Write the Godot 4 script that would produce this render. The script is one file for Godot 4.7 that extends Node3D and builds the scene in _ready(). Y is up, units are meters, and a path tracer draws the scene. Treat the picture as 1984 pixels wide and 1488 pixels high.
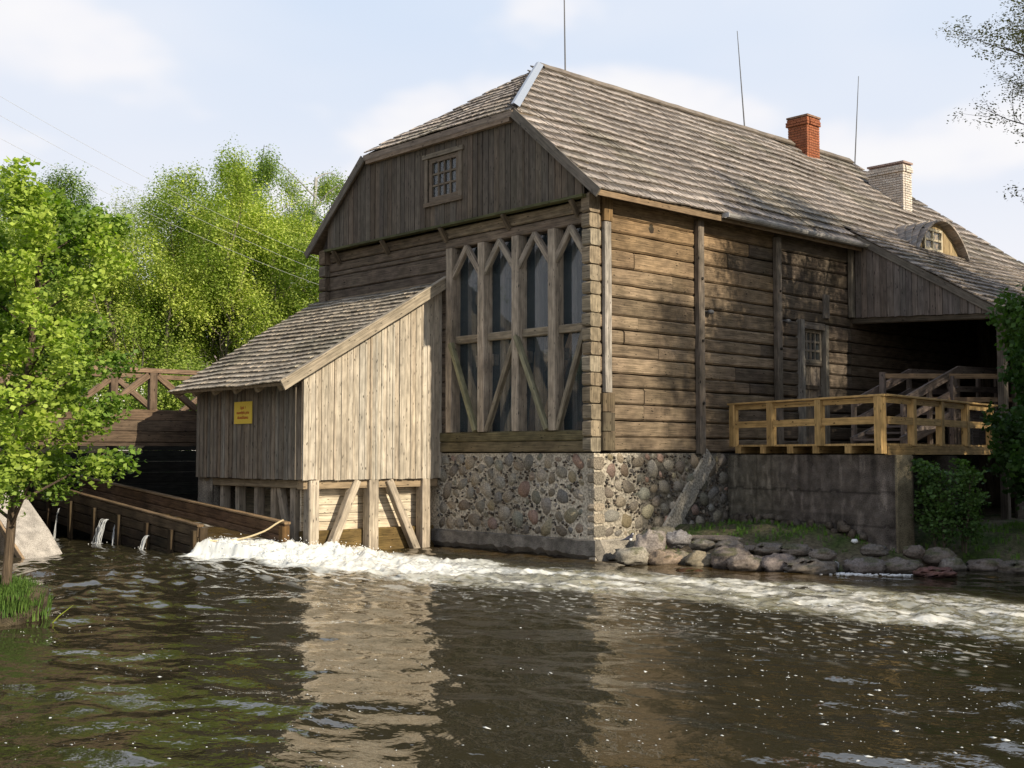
extends Node3D

const WL = 0.1                       # level of the river
const EYE = Vector3(14.41, 1.93, 15.34)

var rng = RandomNumberGenerator.new()
var nz = FastNoiseLite.new()         # general 3D noise
var nz2 = FastNoiseLite.new()
var M = {}

# ---------------------------------------------------------------- mesh builder
class MB:
	var v := PackedVector3Array()
	var n := PackedVector3Array()
	var t := PackedVector2Array()
	var c := PackedColorArray()
	var ix := PackedInt32Array()

	func vert(p: Vector3, no: Vector3, uv: Vector2, col: Color) -> int:
		v.append(p); n.append(no); t.append(uv); c.append(col)
		return v.size() - 1

	func tri_idx(a: int, b: int, d: int) -> void:   # wound so that the face looks along its vertex normals
		var no: Vector3 = (v[b] - v[a]).cross(v[d] - v[a])
		if no.dot(n[a] + n[b] + n[d]) > 0.0:
			ix.append(a); ix.append(d); ix.append(b)
		else:
			ix.append(a); ix.append(b); ix.append(d)

	func quad(a: Vector3, b: Vector3, d: Vector3, e: Vector3, ctr: Vector3, c0: Color, c1: Color, u0: Vector2, u1: Vector2) -> void:
		# a b at the near end (v = u0.y), d e at the far end; outward = away from ctr
		var no: Vector3 = (b - a).cross(e - a)
		if no.length_squared() < 1e-14:
			no = (d - b).cross(e - b)
		no = no.normalized()
		var flip = no.dot((a + b + d + e) * 0.25 - ctr) < 0.0
		if flip: no = -no
		var i = v.size()
		v.append(a); v.append(b); v.append(d); v.append(e)
		for k in 4: n.append(no)
		t.append(u0); t.append(Vector2(u1.x, u0.y)); t.append(u1); t.append(Vector2(u0.x, u1.y))
		c.append(c0); c.append(c0); c.append(c1); c.append(c1)
		if flip:
			ix.append(i); ix.append(i + 1); ix.append(i + 2); ix.append(i); ix.append(i + 2); ix.append(i + 3)
		else:
			ix.append(i); ix.append(i + 2); ix.append(i + 1); ix.append(i); ix.append(i + 3); ix.append(i + 2)

	# rings of k points each, joined along the grain; flat sides, closed ends
	func loft(rings: Array, cols: Array, uo: Vector2, us := 1.6, vs := 0.42) -> void:
		var k: int = rings[0].size()
		var vv := uo.y
		var cen := []
		for r in rings:
			var s := Vector3.ZERO
			for p in r: s += p
			cen.append(s / k)
		for r in rings.size() - 1:
			var A: PackedVector3Array = rings[r]
			var B: PackedVector3Array = rings[r + 1]
			var l: float = (cen[r + 1] - cen[r]).length() * vs
			var uu := uo.x
			var ctr: Vector3 = (cen[r] + cen[r + 1]) * 0.5
			for s in k:
				var s2 := (s + 1) % k
				var w := maxf((A[s2] - A[s]).length(), (B[s2] - B[s]).length()) * us
				quad(A[s], A[s2], B[s2], B[s], ctr, cols[r], cols[r + 1], Vector2(uu, vv), Vector2(uu + w, vv + l))
				uu += w
			vv += l
		for e in 2:
			var R: PackedVector3Array = rings[0 if e == 0 else rings.size() - 1]
			var cc: Color = cols[0 if e == 0 else cols.size() - 1]
			var inner: Vector3 = (cen[0] + cen[cen.size() - 1]) * 0.5
			var no := Vector3.ZERO
			for s in range(1, k - 1): no += (R[s] - R[0]).cross(R[s + 1] - R[0])
			if no.length_squared() < 1e-16: continue
			no = no.normalized()
			if no.dot(R[0] - inner) < 0.0: no = -no
			var ux: Vector3 = (R[1] - R[0]).normalized()
			var uy := ux.cross(no)
			var first := v.size()
			for s in k: vert(R[s], no, uo + Vector2((R[s] - R[0]).dot(ux) * us, (R[s] - R[0]).dot(uy) * us * 0.5), cc)
			for s in range(1, k - 1): tri_idx(first, first + s, first + s + 1)

	func tube(path: PackedVector3Array, radii: PackedFloat32Array, k: int, col: Color, cap := false) -> void:
		var base := v.size()
		var up := Vector3(0.31, 0.17, 0.93).normalized()
		var l := 0.0
		for i in path.size():
			var d: Vector3 = path[mini(i + 1, path.size() - 1)] - path[maxi(i - 1, 0)]
			d = d.normalized()
			var x := d.cross(up)
			if x.length() < 0.05: x = d.cross(Vector3.RIGHT)
			x = x.normalized()
			var y := x.cross(d)
			if i > 0: l += path[i].distance_to(path[i - 1])
			for s in k + 1:
				var a := TAU * s / k
				var o := x * cos(a) + y * sin(a)
				vert(path[i] + o * radii[i], o, Vector2(float(s) / k, l * 0.5), col)
		for i in path.size() - 1:
			for s in k:
				var a := base + i * (k + 1) + s
				tri_idx(a, a + 1, a + k + 2)
				tri_idx(a, a + k + 2, a + k + 1)
		if cap:
			var e := path.size() - 1
			var no: Vector3 = (path[e] - path[e - 1]).normalized()
			var m := vert(path[e], no, Vector2(0.5, 0.5), col)
			var f := v.size()
			for s in k + 1: vert(v[base + e * (k + 1) + s], no, Vector2(0.5, 0.5), col)
			for s in k: tri_idx(m, f + s, f + s + 1)

	func mesh(mat: Material) -> ArrayMesh:
		var a := []
		a.resize(Mesh.ARRAY_MAX)
		a[Mesh.ARRAY_VERTEX] = v; a[Mesh.ARRAY_NORMAL] = n; a[Mesh.ARRAY_TEX_UV] = t; a[Mesh.ARRAY_COLOR] = c; a[Mesh.ARRAY_INDEX] = ix
		var m := ArrayMesh.new()
		m.add_surface_from_arrays(Mesh.PRIMITIVE_TRIANGLES, a)
		m.surface_set_material(0, mat)
		return m

# ---------------------------------------------------------------- small helpers
var used := {}
func numbered(s: String) -> String:
	var k: int = used.get(s, -1) + 1
	used[s] = k
	return s if k == 0 else "%s_%03d" % [s, k]

func tag(o: Node, label := "", category := "", group := "", kind := "") -> Node:
	if label: o.set_meta("label", label)
	if category: o.set_meta("category", category)
	if group: o.set_meta("group", group)
	if kind: o.set_meta("kind", kind)
	return o

func thing(called: String, label: String, category: String, at := Vector3.ZERO, group := "") -> Node3D:
	var o := Node3D.new()
	o.name = numbered(called)
	add_child(o)
	o.position = at
	tag(o, label, category, group)
	return o

func obj(called: String, mb: MB, mat: Material, parent: Node = self) -> MeshInstance3D:
	var o := MeshInstance3D.new()
	if parent == self:
		o.name = numbered(called)
	else:
		var key = "k_" + called
		var k: int = parent.get_meta(key, -1) + 1 if parent.has_meta(key) else 0
		parent.set_meta(key, k)
		o.name = called if k == 0 else "%s_%03d" % [called, k]
	o.mesh = mb.mesh(mat)
	parent.add_child(o, true)
	if parent is Node3D and parent != self:
		var g := parent
		var off := Vector3.ZERO
		while g != self:
			off += (g as Node3D).position
			g = g.get_parent()
		o.position = -off
	return o

func clean_meta(n: Node) -> void:
	for k in n.get_meta_list():
		if String(k).begins_with("k_"): n.remove_meta(k)
	for ch in n.get_children(): clean_meta(ch)

func rf(a: float, b: float) -> float: return rng.randf_range(a, b)
func uvr() -> Vector2: return Vector2(rng.randf() * 8.0, rng.randf() * 8.0)
func shade(c: Color, k: float) -> Color: return Color(c.r * k, c.g * k, c.b * k)
func vary(c: Color, s: float) -> Color:
	var k := 1.0 + rf(-s, s)
	var w := rf(-s, s) * 0.25
	return Color(c.r * k * (1.0 + w), c.g * k, c.b * k * (1.0 - w))

# a straight piece of timber from a to b: w across, h along «up», ch chamfer, wob unevenness
func bar(mb: MB, a: Vector3, b: Vector3, up: Vector3, w: float, h: float, col: Color, ch := 0.0, wob := 0.0, segs := 1, var_ := 0.0) -> void:
	var d := (b - a).normalized()
	var x := d.cross(up).normalized()
	var y := x.cross(d).normalized()
	var rings := []
	var cols := []
	for i in segs + 1:
		var p := a.lerp(b, float(i) / segs)
		var ww := w * 0.5 + rf(-wob, wob) * 0.6
		var hh := h * 0.5 + rf(-wob, wob) * 0.5
		var o := x * rf(-wob, wob) + y * rf(-wob, wob) * 0.4
		var ring := PackedVector3Array()
		if ch > 0.0:
			for q in [Vector2(-ww + ch, -hh), Vector2(ww - ch, -hh), Vector2(ww, -hh + ch), Vector2(ww, hh - ch), Vector2(ww - ch, hh), Vector2(-ww + ch, hh), Vector2(-ww, hh - ch), Vector2(-ww, -hh + ch)]:
				ring.append(p + o + x * q.x + y * q.y)
		else:
			for q in [Vector2(-ww, -hh), Vector2(ww, -hh), Vector2(ww, hh), Vector2(-ww, hh)]:
				ring.append(p + o + x * q.x + y * q.y)
		rings.append(ring)
		var k := 1.0
		if var_ > 0.0:
			k = 1.0 + var_ * (nz.get_noise_3dv(p * 1.7) * 1.6 + nz2.get_noise_3dv(p * Vector3(3.0, 1.0, 3.0)) * 0.8)
		cols.append(shade(col, maxf(k, 0.2)))
	mb.loft(rings, cols, uvr())

func one_bar(called: String, parent: Node, mat: Material, a: Vector3, b: Vector3, up: Vector3, w: float, h: float, col: Color, ch := 0.0, wob := 0.0, segs := 1, var_ := 0.0) -> MeshInstance3D:
	var mb := MB.new()
	bar(mb, a, b, up, w, h, col, ch, wob, segs, var_)
	return obj(called, mb, mat, parent)

# an upright board between two edges, each with its own foot and head height
func board(called: String, parent: Node, mat: Material, e0: Vector3, e1: Vector3, out: Vector3, thick: float, b0: float, b1: float, t0: float, t1: float, col: Color) -> void:
	var mb := MB.new()
	var j := out * rf(-0.004, 0.008)
	var k0 := out * rf(-0.003, 0.003)
	var P := PackedVector3Array([Vector3(e0.x, b0, e0.z) + j, Vector3(e1.x, b1, e1.z) + j + k0, Vector3(e1.x, b1, e1.z) + j + k0 + out * thick, Vector3(e0.x, b0, e0.z) + j + out * thick])
	var Q := PackedVector3Array([Vector3(e0.x, t0, e0.z) + j, Vector3(e1.x, t1, e1.z) + j, Vector3(e1.x, t1, e1.z) + j + out * thick, Vector3(e0.x, t0, e0.z) + j + out * thick])
	var rings := [P]
	var cols := []
	var seg := maxi(1, int((t0 - b0) / 0.5))
	for i in range(1, seg): 
		var R := PackedVector3Array()
		for s in 4: R.append(P[s].lerp(Q[s], float(i) / seg))
		rings.append(R)
	rings.append(Q)
	for r in rings: cols.append(shade(col, 1.0 + 0.35 * nz.get_noise_3dv(r[0] * Vector3(3, 1.2, 3)) ))
	mb.loft(rings, cols, uvr())
	obj(called, mb, mat, parent)

# a flat plate with thickness from a convex outline
func slab(mb: MB, pts: Array, thick: Vector3, col: Color) -> void:
	var A := PackedVector3Array(pts)
	var B := PackedVector3Array()
	for p in A: B.append(p + thick)
	mb.loft([A, B], [col, col], uvr())

# uneven round stone
func blob(mb: MB, at: Vector3, r: Vector3, turn: float, rough: float, col: Color, rings := 8, k := 12, var_ := 0.25, wet := false) -> void:
	var b := Basis(Vector3.UP, turn)
	var base := mb.v.size()
	var pts := []
	var seed_off := Vector3(rf(-50, 50), rf(-50, 50), rf(-50, 50))
	for i in rings + 1:
		var th := PI * i / rings
		for s in k + 1:
			var ph := TAU * (s % k) / k
			var d := Vector3(sin(th) * cos(ph), cos(th), sin(th) * sin(ph))
			var f := 1.0 + rough * nz2.get_noise_3dv(d * 9.0 + seed_off) + rough * 1.2 * nz.get_noise_3dv(d * 1.3 + seed_off)
			# flatten into facets a little
			var q := d * f
			q = Vector3(signf(q.x) * pow(absf(q.x), 0.85), signf(q.y) * pow(absf(q.y), 0.9), signf(q.z) * pow(absf(q.z), 0.85))
			var p: Vector3 = at + b * (q * r)
			var wetness := 0.45 if wet and p.y < WL + 0.05 + 0.03 * nz.get_noise_3dv(p * 4.0) else 1.0
			var cv := shade(col, wetness * (1.0 + var_ * nz2.get_noise_3dv(p * 6.0 + seed_off)))
			if wet and d.y > 0.2 and nz.get_noise_3dv(p * 3.5 + seed_off) > 0.16: cv = cv.lerp(Color(0.09, 0.10, 0.03), 0.6)
			mb.vert(p, (b * (d / r)).normalized(), Vector2(float(s) / k, float(i) / rings), cv)
	for i in rings:
		for s in k:
			var a := base + i * (k + 1) + s
			mb.tri_idx(a, a + 1, a + k + 2)
			mb.tri_idx(a, a + k + 2, a + k + 1)
	# normals from the real surface
	var acc := PackedVector3Array()
	acc.resize(mb.v.size() - base)
	for i in rings:
		for s in k:
			var a := i * (k + 1) + s
			var no: Vector3 = (mb.v[base + a + 1] - mb.v[base + a]).cross(mb.v[base + a + k + 1] - mb.v[base + a])
			if no.dot(mb.n[base + a]) < 0: no = -no
			for q in [a, a + 1, a + k + 1, a + k + 2]: acc[q] += no
	for i in rings + 1:
		var w0 := acc[i * (k + 1)] + acc[i * (k + 1) + k]
		acc[i * (k + 1)] = w0
		acc[i * (k + 1) + k] = w0
	for i in acc.size():
		if acc[i].length() > 1e-9: mb.n[base + i] = acc[i].normalized()

# ---------------------------------------------------------------- materials
func noise_img(w: int, h: int, freq: float, seed_: int, type := FastNoiseLite.TYPE_SIMPLEX, oct := 3) -> PackedByteArray:
	var f := FastNoiseLite.new()
	f.seed = seed_; f.frequency = freq; f.noise_type = type; f.fractal_octaves = oct
	if oct == 1: f.fractal_type = FastNoiseLite.FRACTAL_NONE
	var im := f.get_seamless_image(w, h)
	im.convert(Image.FORMAT_L8)
	return im.get_data()

func stretched(w: int, h: int, sq: int, freq: float, seed_: int, oct := 3) -> PackedByteArray:
	var f := FastNoiseLite.new()
	f.seed = seed_; f.frequency = freq; f.fractal_octaves = oct
	var im := f.get_seamless_image(w, sq)
	im.convert(Image.FORMAT_L8)
	im.resize(w, h, Image.INTERPOLATE_CUBIC)
	return im.get_data()

func grey_tex(data: PackedByteArray, w: int, h: int) -> ImageTexture:
	var im := Image.create_from_data(w, h, false, Image.FORMAT_L8, data)
	im.convert(Image.FORMAT_RGB8)
	return ImageTexture.create_from_image(im)

func wood_tex(seed_: int, fine: float, crack: float, knots: int, blot: float) -> ImageTexture:
	var W := 512
	var H := 1024
	var a := stretched(W, H, 40, 0.09, seed_, 3)
	var b := stretched(W, H, 24, 0.025, seed_ + 1, 2)
	var c := stretched(W, H, 64, 0.045, seed_ + 2, 2)
	var d := noise_img(W / 2, H / 2, 0.012, seed_ + 3)
	var out := PackedByteArray()
	out.resize(W * H)
	for y in H:
		for x in W:
			var i := y * W + x
			var g := 218.0 + (a[i] - 128) * fine + (b[i] - 128) * 0.22 + (d[(y / 2) * (W / 2) + x / 2] - 128) * blot
			var r := absf(c[i] - 128.0)
			if r < 4.0: g -= (4.0 - r) * 24.0 * crack
			out[i] = int(clampf(g, 18.0, 255.0))
	var rg := RandomNumberGenerator.new()
	rg.seed = seed_
	for q in knots:
		var kx := rg.randi_range(12, W - 13)
		var ky := rg.randi_range(24, H - 25)
		var rx := rg.randf_range(4.0, 9.0)
		for y in range(-22, 23):
			for x in range(-11, 12):
				var e := Vector2(x / rx, y / (rx * 1.9)).length()
				if e < 1.0:
					var i := (ky + y) * W + kx + x
					out[i] = int(out[i] * lerpf(0.35, 1.0, e * e))
	return grey_tex(out, W, H)

func mottle_tex(seed_: int, size: int, f1: float, f2: float, k1: float, k2: float, pits: float, mean := 212.0) -> ImageTexture:
	var a := noise_img(size, size, f1, seed_)
	var b := noise_img(size, size, f2, seed_ + 1, FastNoiseLite.TYPE_SIMPLEX, 2)
	var out := PackedByteArray()
	out.resize(size * size)
	for i in size * size:
		var g := mean + (a[i] - 128) * k1 + (b[i] - 128) * k2
		if b[i] < 70: g -= (70 - b[i]) * pits
		out[i] = int(clampf(g, 14.0, 255.0))
	return grey_tex(out, size, size)

func std(tex: Texture2D, rough: float, bump := 0.0, tri := 0.0) -> StandardMaterial3D:
	var m := StandardMaterial3D.new()
	m.vertex_color_use_as_albedo = true
	m.roughness = rough
	m.metallic_specular = 0.3
	if tex:
		m.albedo_texture = tex
		if bump > 0.0:
			m.heightmap_enabled = true
			m.heightmap_texture = tex
			m.heightmap_scale = bump
	if tri > 0.0:
		m.uv1_triplanar = true
		m.uv1_world_triplanar = true
		m.uv1_scale = Vector3.ONE * tri
	return m

func make_materials() -> void:
	var t_log := wood_tex(11, 0.42, 0.8, 22, 0.22)
	var t_plank := wood_tex(23, 0.32, 0.35, 30, 0.15)
	var t_shingle := wood_tex(37, 0.5, 0.5, 0, 0.25)
	var t_stone := mottle_tex(51, 512, 0.02, 0.13, 0.5, 0.5, 0.8)
	var t_conc := mottle_tex(61, 1024, 0.006, 0.07, 0.32, 0.35, 1.2)
	var t_earth := mottle_tex(71, 512, 0.02, 0.15, 0.5, 0.6, 0.6)
	M.log = std(t_log, 0.85, 0.7)
	M.plank = std(t_plank, 0.8, 0.35)
	M.shingle = std(t_shingle, 0.9, 0.6)
	M.stone = std(t_stone, 0.75, 0.5, 2.2)
	M.mortar = std(t_stone, 0.95, 1.2, 1.4)
	M.concrete = std(t_conc, 0.9, 0.8, 0.5)
	M.brick = std(t_stone, 0.9, 0.3, 3.0)
	M.earth = std(t_earth, 0.95, 2.0, 0.8)
	M.bark = std(t_log, 0.95, 1.0)
	M.paint = std(null, 0.55)
	M.metal = std(null, 0.4)
	M.metal.metallic = 0.5
	M.rust = std(t_stone, 0.7, 0.2, 4.0)
	M.grass = std(null, 0.8)
	M.grass.backlight_enabled = true
	M.grass.backlight = Color(0.5, 0.6, 0.2)
	M.leaf = std(null, 0.5)
	M.leaf.backlight_enabled = true
	M.leaf.backlight = Color(0.8, 0.9, 0.35)
	M.glass = StandardMaterial3D.new()
	M.glass.transparency = BaseMaterial3D.TRANSPARENCY_ALPHA
	M.glass.albedo_color = Color(0.75, 0.85, 0.9, 0.06)
	M.glass.roughness = 0.02
	M.glass.metallic_specular = 0.7
	M.water = std(null, 0.035)
	M.water.metallic_specular = 0.5
	var wn := FastNoiseLite.new()
	wn.seed = 5; wn.frequency = 0.022; wn.fractal_octaves = 3
	var nt := NoiseTexture2D.new()
	nt.width = 512; nt.height = 512; nt.seamless = true; nt.as_normal_map = true; nt.bump_strength = 3.0; nt.noise = wn
	M.water.normal_enabled = true
	M.water.normal_texture = nt
	M.water.normal_scale = 0.28
	M.water.uv1_triplanar = true
	M.water.uv1_world_triplanar = true
	M.water.uv1_scale = Vector3(0.55, 0.55, 0.8)
	M.foam = std(null, 0.6)
	M.dark_glass = M.glass.duplicate()
	M.dark_glass.metallic_specular = 0.25
	M.jet = std(null, 0.15)
	M.jet.transparency = BaseMaterial3D.TRANSPARENCY_ALPHA
	M.jet.albedo_color = Color(1, 1, 1, 0.38)

# ---------------------------------------------------------------- sky
func sky_image() -> Image:
	var W := 2048
	var H := 1024
	var f := FastNoiseLite.new()
	f.seed = 21; f.frequency = 2.6; f.fractal_octaves = 5; f.fractal_gain = 0.5
	var f2 := FastNoiseLite.new()
	f2.seed = 8; f2.frequency = 1.1; f2.fractal_octaves = 4
	var data := PackedFloat32Array()
	data.resize(W * H * 3)
	for y in H:
		var el := PI * (0.5 - (y + 0.5) / H)
		var se := sin(el)
		var ce := cos(el)
		var deg := rad_to_deg(el)
		var base: Color
		if deg < 0.0: base = Color(0.72, 0.73, 0.75)
		elif deg < 26.0: base = Color(0.86, 0.88, 0.95).lerp(Color(0.65, 0.765, 0.94), smoothstep(4.0, 26.0, deg))
		else: base = Color(0.65, 0.765, 0.94).lerp(Color(0.22, 0.38, 0.72), smoothstep(26.0, 80.0, deg))
		for x in W:
			var i := (y * W + x) * 3
			var c := base
			if deg > -2.0:
				var a := TAU * (x + 0.5) / W
				var d := Vector3(cos(a) * ce, se * 2.3, sin(a) * ce)
				var p := f.get_noise_3dv(d * Vector3(1, 1, 1))
				var q := f2.get_noise_3dv(d * Vector3(1, 1.4, 1) + Vector3(7, 0, 0))
				var puff := smoothstep(0.02, 0.30, p + 0.18 * q)
				var veil := smoothstep(-0.35, 0.5, q) * 0.55
				var low := (1.0 - smoothstep(3.0, 17.0, deg)) * 0.6
				var k := clampf(1.0 - (1.0 - puff * 0.85) * (1.0 - veil) * (1.0 - low), 0.0, 1.0)
				if deg > 24.0: k *= 1.0 - 0.45 * smoothstep(24.0, 60.0, deg)
				c = base.lerp(Color(0.95, 0.94, 0.97), k)
				c = c.lerp(Color(0.99, 0.98, 0.98), puff * 0.6 * smoothstep(0.2, 0.5, p))
			data[i] = c.r; data[i + 1] = c.g; data[i + 2] = c.b
	return Image.create_from_data(W, H, false, Image.FORMAT_RGBF, data.to_byte_array())

# ================================================================ build
func _ready() -> void:
	rng.seed = 12345
	nz.seed = 3; nz.frequency = 0.8; nz.fractal_octaves = 3
	nz2.seed = 17; nz2.frequency = 0.35; nz2.fractal_octaves = 3
	# camera
	var cam := Camera3D.new()
	cam.name = "camera"
	var a := deg_to_rad(47.1)
	var pitch := atan(136.0 / 2324.0)
	var fw := Vector3(-sin(a), 0, -cos(a))
	var rt := Vector3(cos(a), 0, -sin(a))
	var d := fw * cos(pitch) + Vector3.UP * sin(pitch)
	cam.transform = Transform3D(Basis(rt, rt.cross(d), -d), EYE)
	cam.fov = 35.5
	cam.near = 0.1
	cam.far = 1500.0
	add_child(cam)
	# sky, exposure
	var we := WorldEnvironment.new()
	we.name = "world_environment"
	var env := Environment.new()
	env.background_mode = Environment.BG_SKY
	env.tonemap_mode = Environment.TONE_MAPPER_LINEAR
	env.tonemap_exposure = 1.25
	env.sdfgi_enabled = true; env.ssao_enabled = true; env.ssil_enabled = true
	var pano := PanoramaSkyMaterial.new()
	pano.panorama = ImageTexture.create_from_image(sky_image())
	env.sky = Sky.new()
	env.sky.sky_material = pano
	env.background_energy_multiplier = 0.80
	we.environment = env
	add_child(we)
	# sun: low, from the open side of the long wall
	var sun := DirectionalLight3D.new()
	sun.name = "sun"
	sun.light_energy = 1.6
	sun.light_color = Color(1.0, 0.95, 0.86)
	sun.light_angular_distance = 0.5
	sun.shadow_enabled = true
	add_child(sun)
	sun.look_at_from_position(Vector3(1.0, 0.52, -0.045) * 50.0, Vector3.ZERO)
	make_materials()
	build_ground()
	build_water()
	build_mill()
	build_shed()
	build_flume()
	build_bridge()
	build_deck()
	build_bank()
	build_left_bank()
	build_trees()
	clean_meta(self)

# ---------------------------------------------------------------- ground and water
var river := PackedVector2Array([Vector2(-13.5, -0.5), Vector2(-13.5, 6.3), Vector2(-7.3, 6.3), Vector2(-7.0, 7.2), Vector2(-12.6, 7.3), Vector2(-12.6, 9.6), Vector2(-5.6, 9.9), Vector2(-2.5, 10.6), Vector2(-0.2, 10.25), Vector2(0.85, 10.2), Vector2(1.15, 10.6), Vector2(0.6, 11.4), Vector2(-1, 12.6), Vector2(2, 14.5), Vector2(8, 15.8), Vector2(12.6, 14.6), Vector2(15.5, 12.8), Vector2(20, 8), Vector2(30, -2), Vector2(60, -30), Vector2(60, -46), Vector2(30, -24), Vector2(12, -8), Vector2(7.5, -4.6), Vector2(6.2, -3.4), Vector2(5.4, -3.0), Vector2(4.6, -2.0), Vector2(3.6, -1.1), Vector2(2.4, -0.7), Vector2(1, -0.6), Vector2(0, -0.6), Vector2(-4.2, -0.5)])

func ground_h(x: float, z: float) -> float:
	var p := Vector2(x, z)
	var best := 1e9
	if absf(x) < 90 and absf(z) < 90:
		for i in river.size():
			var q := Geometry2D.get_closest_point_to_segment(p, river[i], river[(i + 1) % river.size()])
			best = minf(best, q.distance_squared_to(p))
		best = sqrt(best)
	else:
		best = 60.0
	if x < -6.9 and x > -13.5 and z > 6.2 and z < 7.35: return -0.3
	var bump := 0.10 * nz2.get_noise_2d(x * 3.0, z * 3.0)
	if Geometry2D.is_point_in_polygon(p, river):
		return maxf(-0.7, WL - 0.05 - best * 0.6)
	var top := 1.75
	if x > -0.5 and z < 2.0 and z > -60.0: top = 0.62 + smoothstep(9.0, 30.0, x + absf(z) * 0.5) * 0.9
	if x > -3.0 and z > 8.0: top = 0.55
	return WL + minf(best * (0.55 if x > -0.5 else 0.9), 1.0) * (top - WL) + bump * smoothstep(0.1, 0.8, best) + smoothstep(40.0, 300.0, p.length()) * 3.0

func axis_lines(lo: float, hi: float, step: float) -> PackedFloat32Array:
	var a := PackedFloat32Array()
	var x := lo
	var s := step
	var low := []
	while x > -900.0:
		s *= 1.35
		x -= s
		low.push_front(x)
	for q in low: a.append(q)
	x = lo
	while x < hi:
		a.append(x)
		x += step
	s = step
	while x < 900.0:
		a.append(x)
		s *= 1.35
		x += s
	a.append(x)
	return a

func grid(mb: MB, xs: PackedFloat32Array, zs: PackedFloat32Array, hf: Callable, cf: Callable) -> void:
	var base := mb.v.size()
	var w := xs.size()
	for z in zs:
		for x in xs:
			mb.v.append(Vector3(x, hf.call(x, z), z))
	var H := zs.size()
	for j in H:
		for i in w:
			var k := base + j * w + i
			var i0 := maxi(i - 1, 0)
			var i1 := mini(i + 1, w - 1)
			var j0 := maxi(j - 1, 0)
			var j1 := mini(j + 1, H - 1)
			var dx: Vector3 = mb.v[base + j * w + i1] - mb.v[base + j * w + i0]
			var dz: Vector3 = mb.v[base + j1 * w + i] - mb.v[base + j0 * w + i]
			mb.n.append(dz.cross(dx).normalized())
			var p := mb.v[k]
			mb.t.append(Vector2(p.x, p.z))
			mb.c.append(cf.call(p.x, p.z))
	for j in H - 1:
		for i in w - 1:
			var k := base + j * w + i
			mb.ix.append(k); mb.ix.append(k + 1); mb.ix.append(k + w + 1)
			mb.ix.append(k); mb.ix.append(k + w + 1); mb.ix.append(k + w)

func ground_col(x: float, z: float) -> Color:
	var g := Color(0.06, 0.10, 0.02)
	var dirt := Color(0.21, 0.165, 0.11)
	var k := smoothstep(-0.15, 0.3, nz2.get_noise_2d(x * 4.0 + 9.0, z * 4.0) + 0.2)
	if x > -0.5 and x < 12.0 and z < 1.0 and z > -8.0:
		var path := 1.0 - smoothstep(0.25, 0.6, absf((z + 1.75 + 0.28 * (x - 3.0)) - 0.15 * nz.get_noise_2d(x, 0.0)))
		k = maxf(k * 0.7, path)
	if Geometry2D.is_point_in_polygon(Vector2(x, z), river): return Color(0.07, 0.05, 0.025)
	return g.lerp(dirt, k)

func build_ground() -> void:
	var mb := MB.new()
	grid(mb, axis_lines(-15.0, 22.0, 0.3), axis_lines(-14.0, 17.0, 0.3), ground_h, ground_col)
	tag(obj("ground", mb, M.earth), "", "", "", "structure")

# whitewater: how much foam there is at a place, and how the surface heaves
func stream(x: float, z: float) -> float:      # 1 in the middle of the race, 0 outside
	var cz := 3.0
	var hw := 1.4
	if x < -4.2:
		cz = lerpf(3.6, 3.25, smoothstep(-6.0, -4.2, x)); hw = 1.3
	elif x < 1.0:
		cz = lerpf(3.25, 3.05, (x + 4.2) / 5.2); hw = lerpf(1.3, 1.5, (x + 4.2) / 5.2)
	else:
		cz = lerpf(3.05, 1.95, clampf((x - 1.0) / 4.0, 0, 1)); hw = 1.55
	cz += 0.25 * nz2.get_noise_2d(x * 1.3, 4.0)
	if x < -5.75: return 0.0
	var s := 1.0 - smoothstep(0.55, 1.25, absf(z - cz) / hw)
	return s * (1.0 - smoothstep(9.0, 15.0, x) * 0.8)

var nf := FastNoiseLite.new()
var nw := FastNoiseLite.new()

func water_h(x: float, z: float) -> float:
	var s := stream(x, z)
	var h := WL
	var pool := 1.0 + 1.7 * (1.0 - smoothstep(-2.0, 3.0, x)) * (1.0 - smoothstep(8.0, 12.0, z))
	h += 0.026 * nw.get_noise_2d(x * 0.33 + z * 0.1 + 20.0, z * 0.5)
	h += pool * 0.022 * nw.get_noise_2d(x * 0.75 + z * 0.25, z * 1.0 - x * 0.15)
	h += pool * 0.011 * nw.get_noise_2d(x * 1.9 + 40.0, z * 2.7)
	h += 0.0035 * nw.get_noise_2d(x * 4.6 + 90.0, z * 6.5)
	if s > 0.0:
		var t := nf.get_noise_2d(x * 1.0, z * 1.6)
		var t2 := nf.get_noise_2d(x * 3.3 + 30.0, z * 4.0)
		var wild := 1.0 - 0.5 * smoothstep(-3.0, 2.5, x)
		h += s * (0.10 * t + 0.055 * t2 + 0.03 * absf(nf.get_noise_2d(x * 8.0, z * 8.0 + 11.0))) * wild
		# the race leaves the trough as a white mound that sinks into the pool
		if x < -2.2:
			var lip := lerpf(-5.62, -4.5, clampf((4.5 - z) / 1.1, 0.0, 1.0))
			var along := clampf((x - lip) / 2.2, 0.0, 1.0)
			var across := 1.0 - smoothstep(0.55, 0.75, absf(z - 3.9 + 0.35 * along * 2.0) / 1.05)
			h += across * 0.26 * pow(1.0 - along, 1.5) * (1.0 if x > lip - 0.1 else 0.0)
			h += 0.14 * exp(-pow((x + 3.6) / 0.55, 2.0) - pow((z - 2.75) / 0.5, 2.0)) * (0.7 + 0.9 * absf(t2))
	return h

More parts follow.
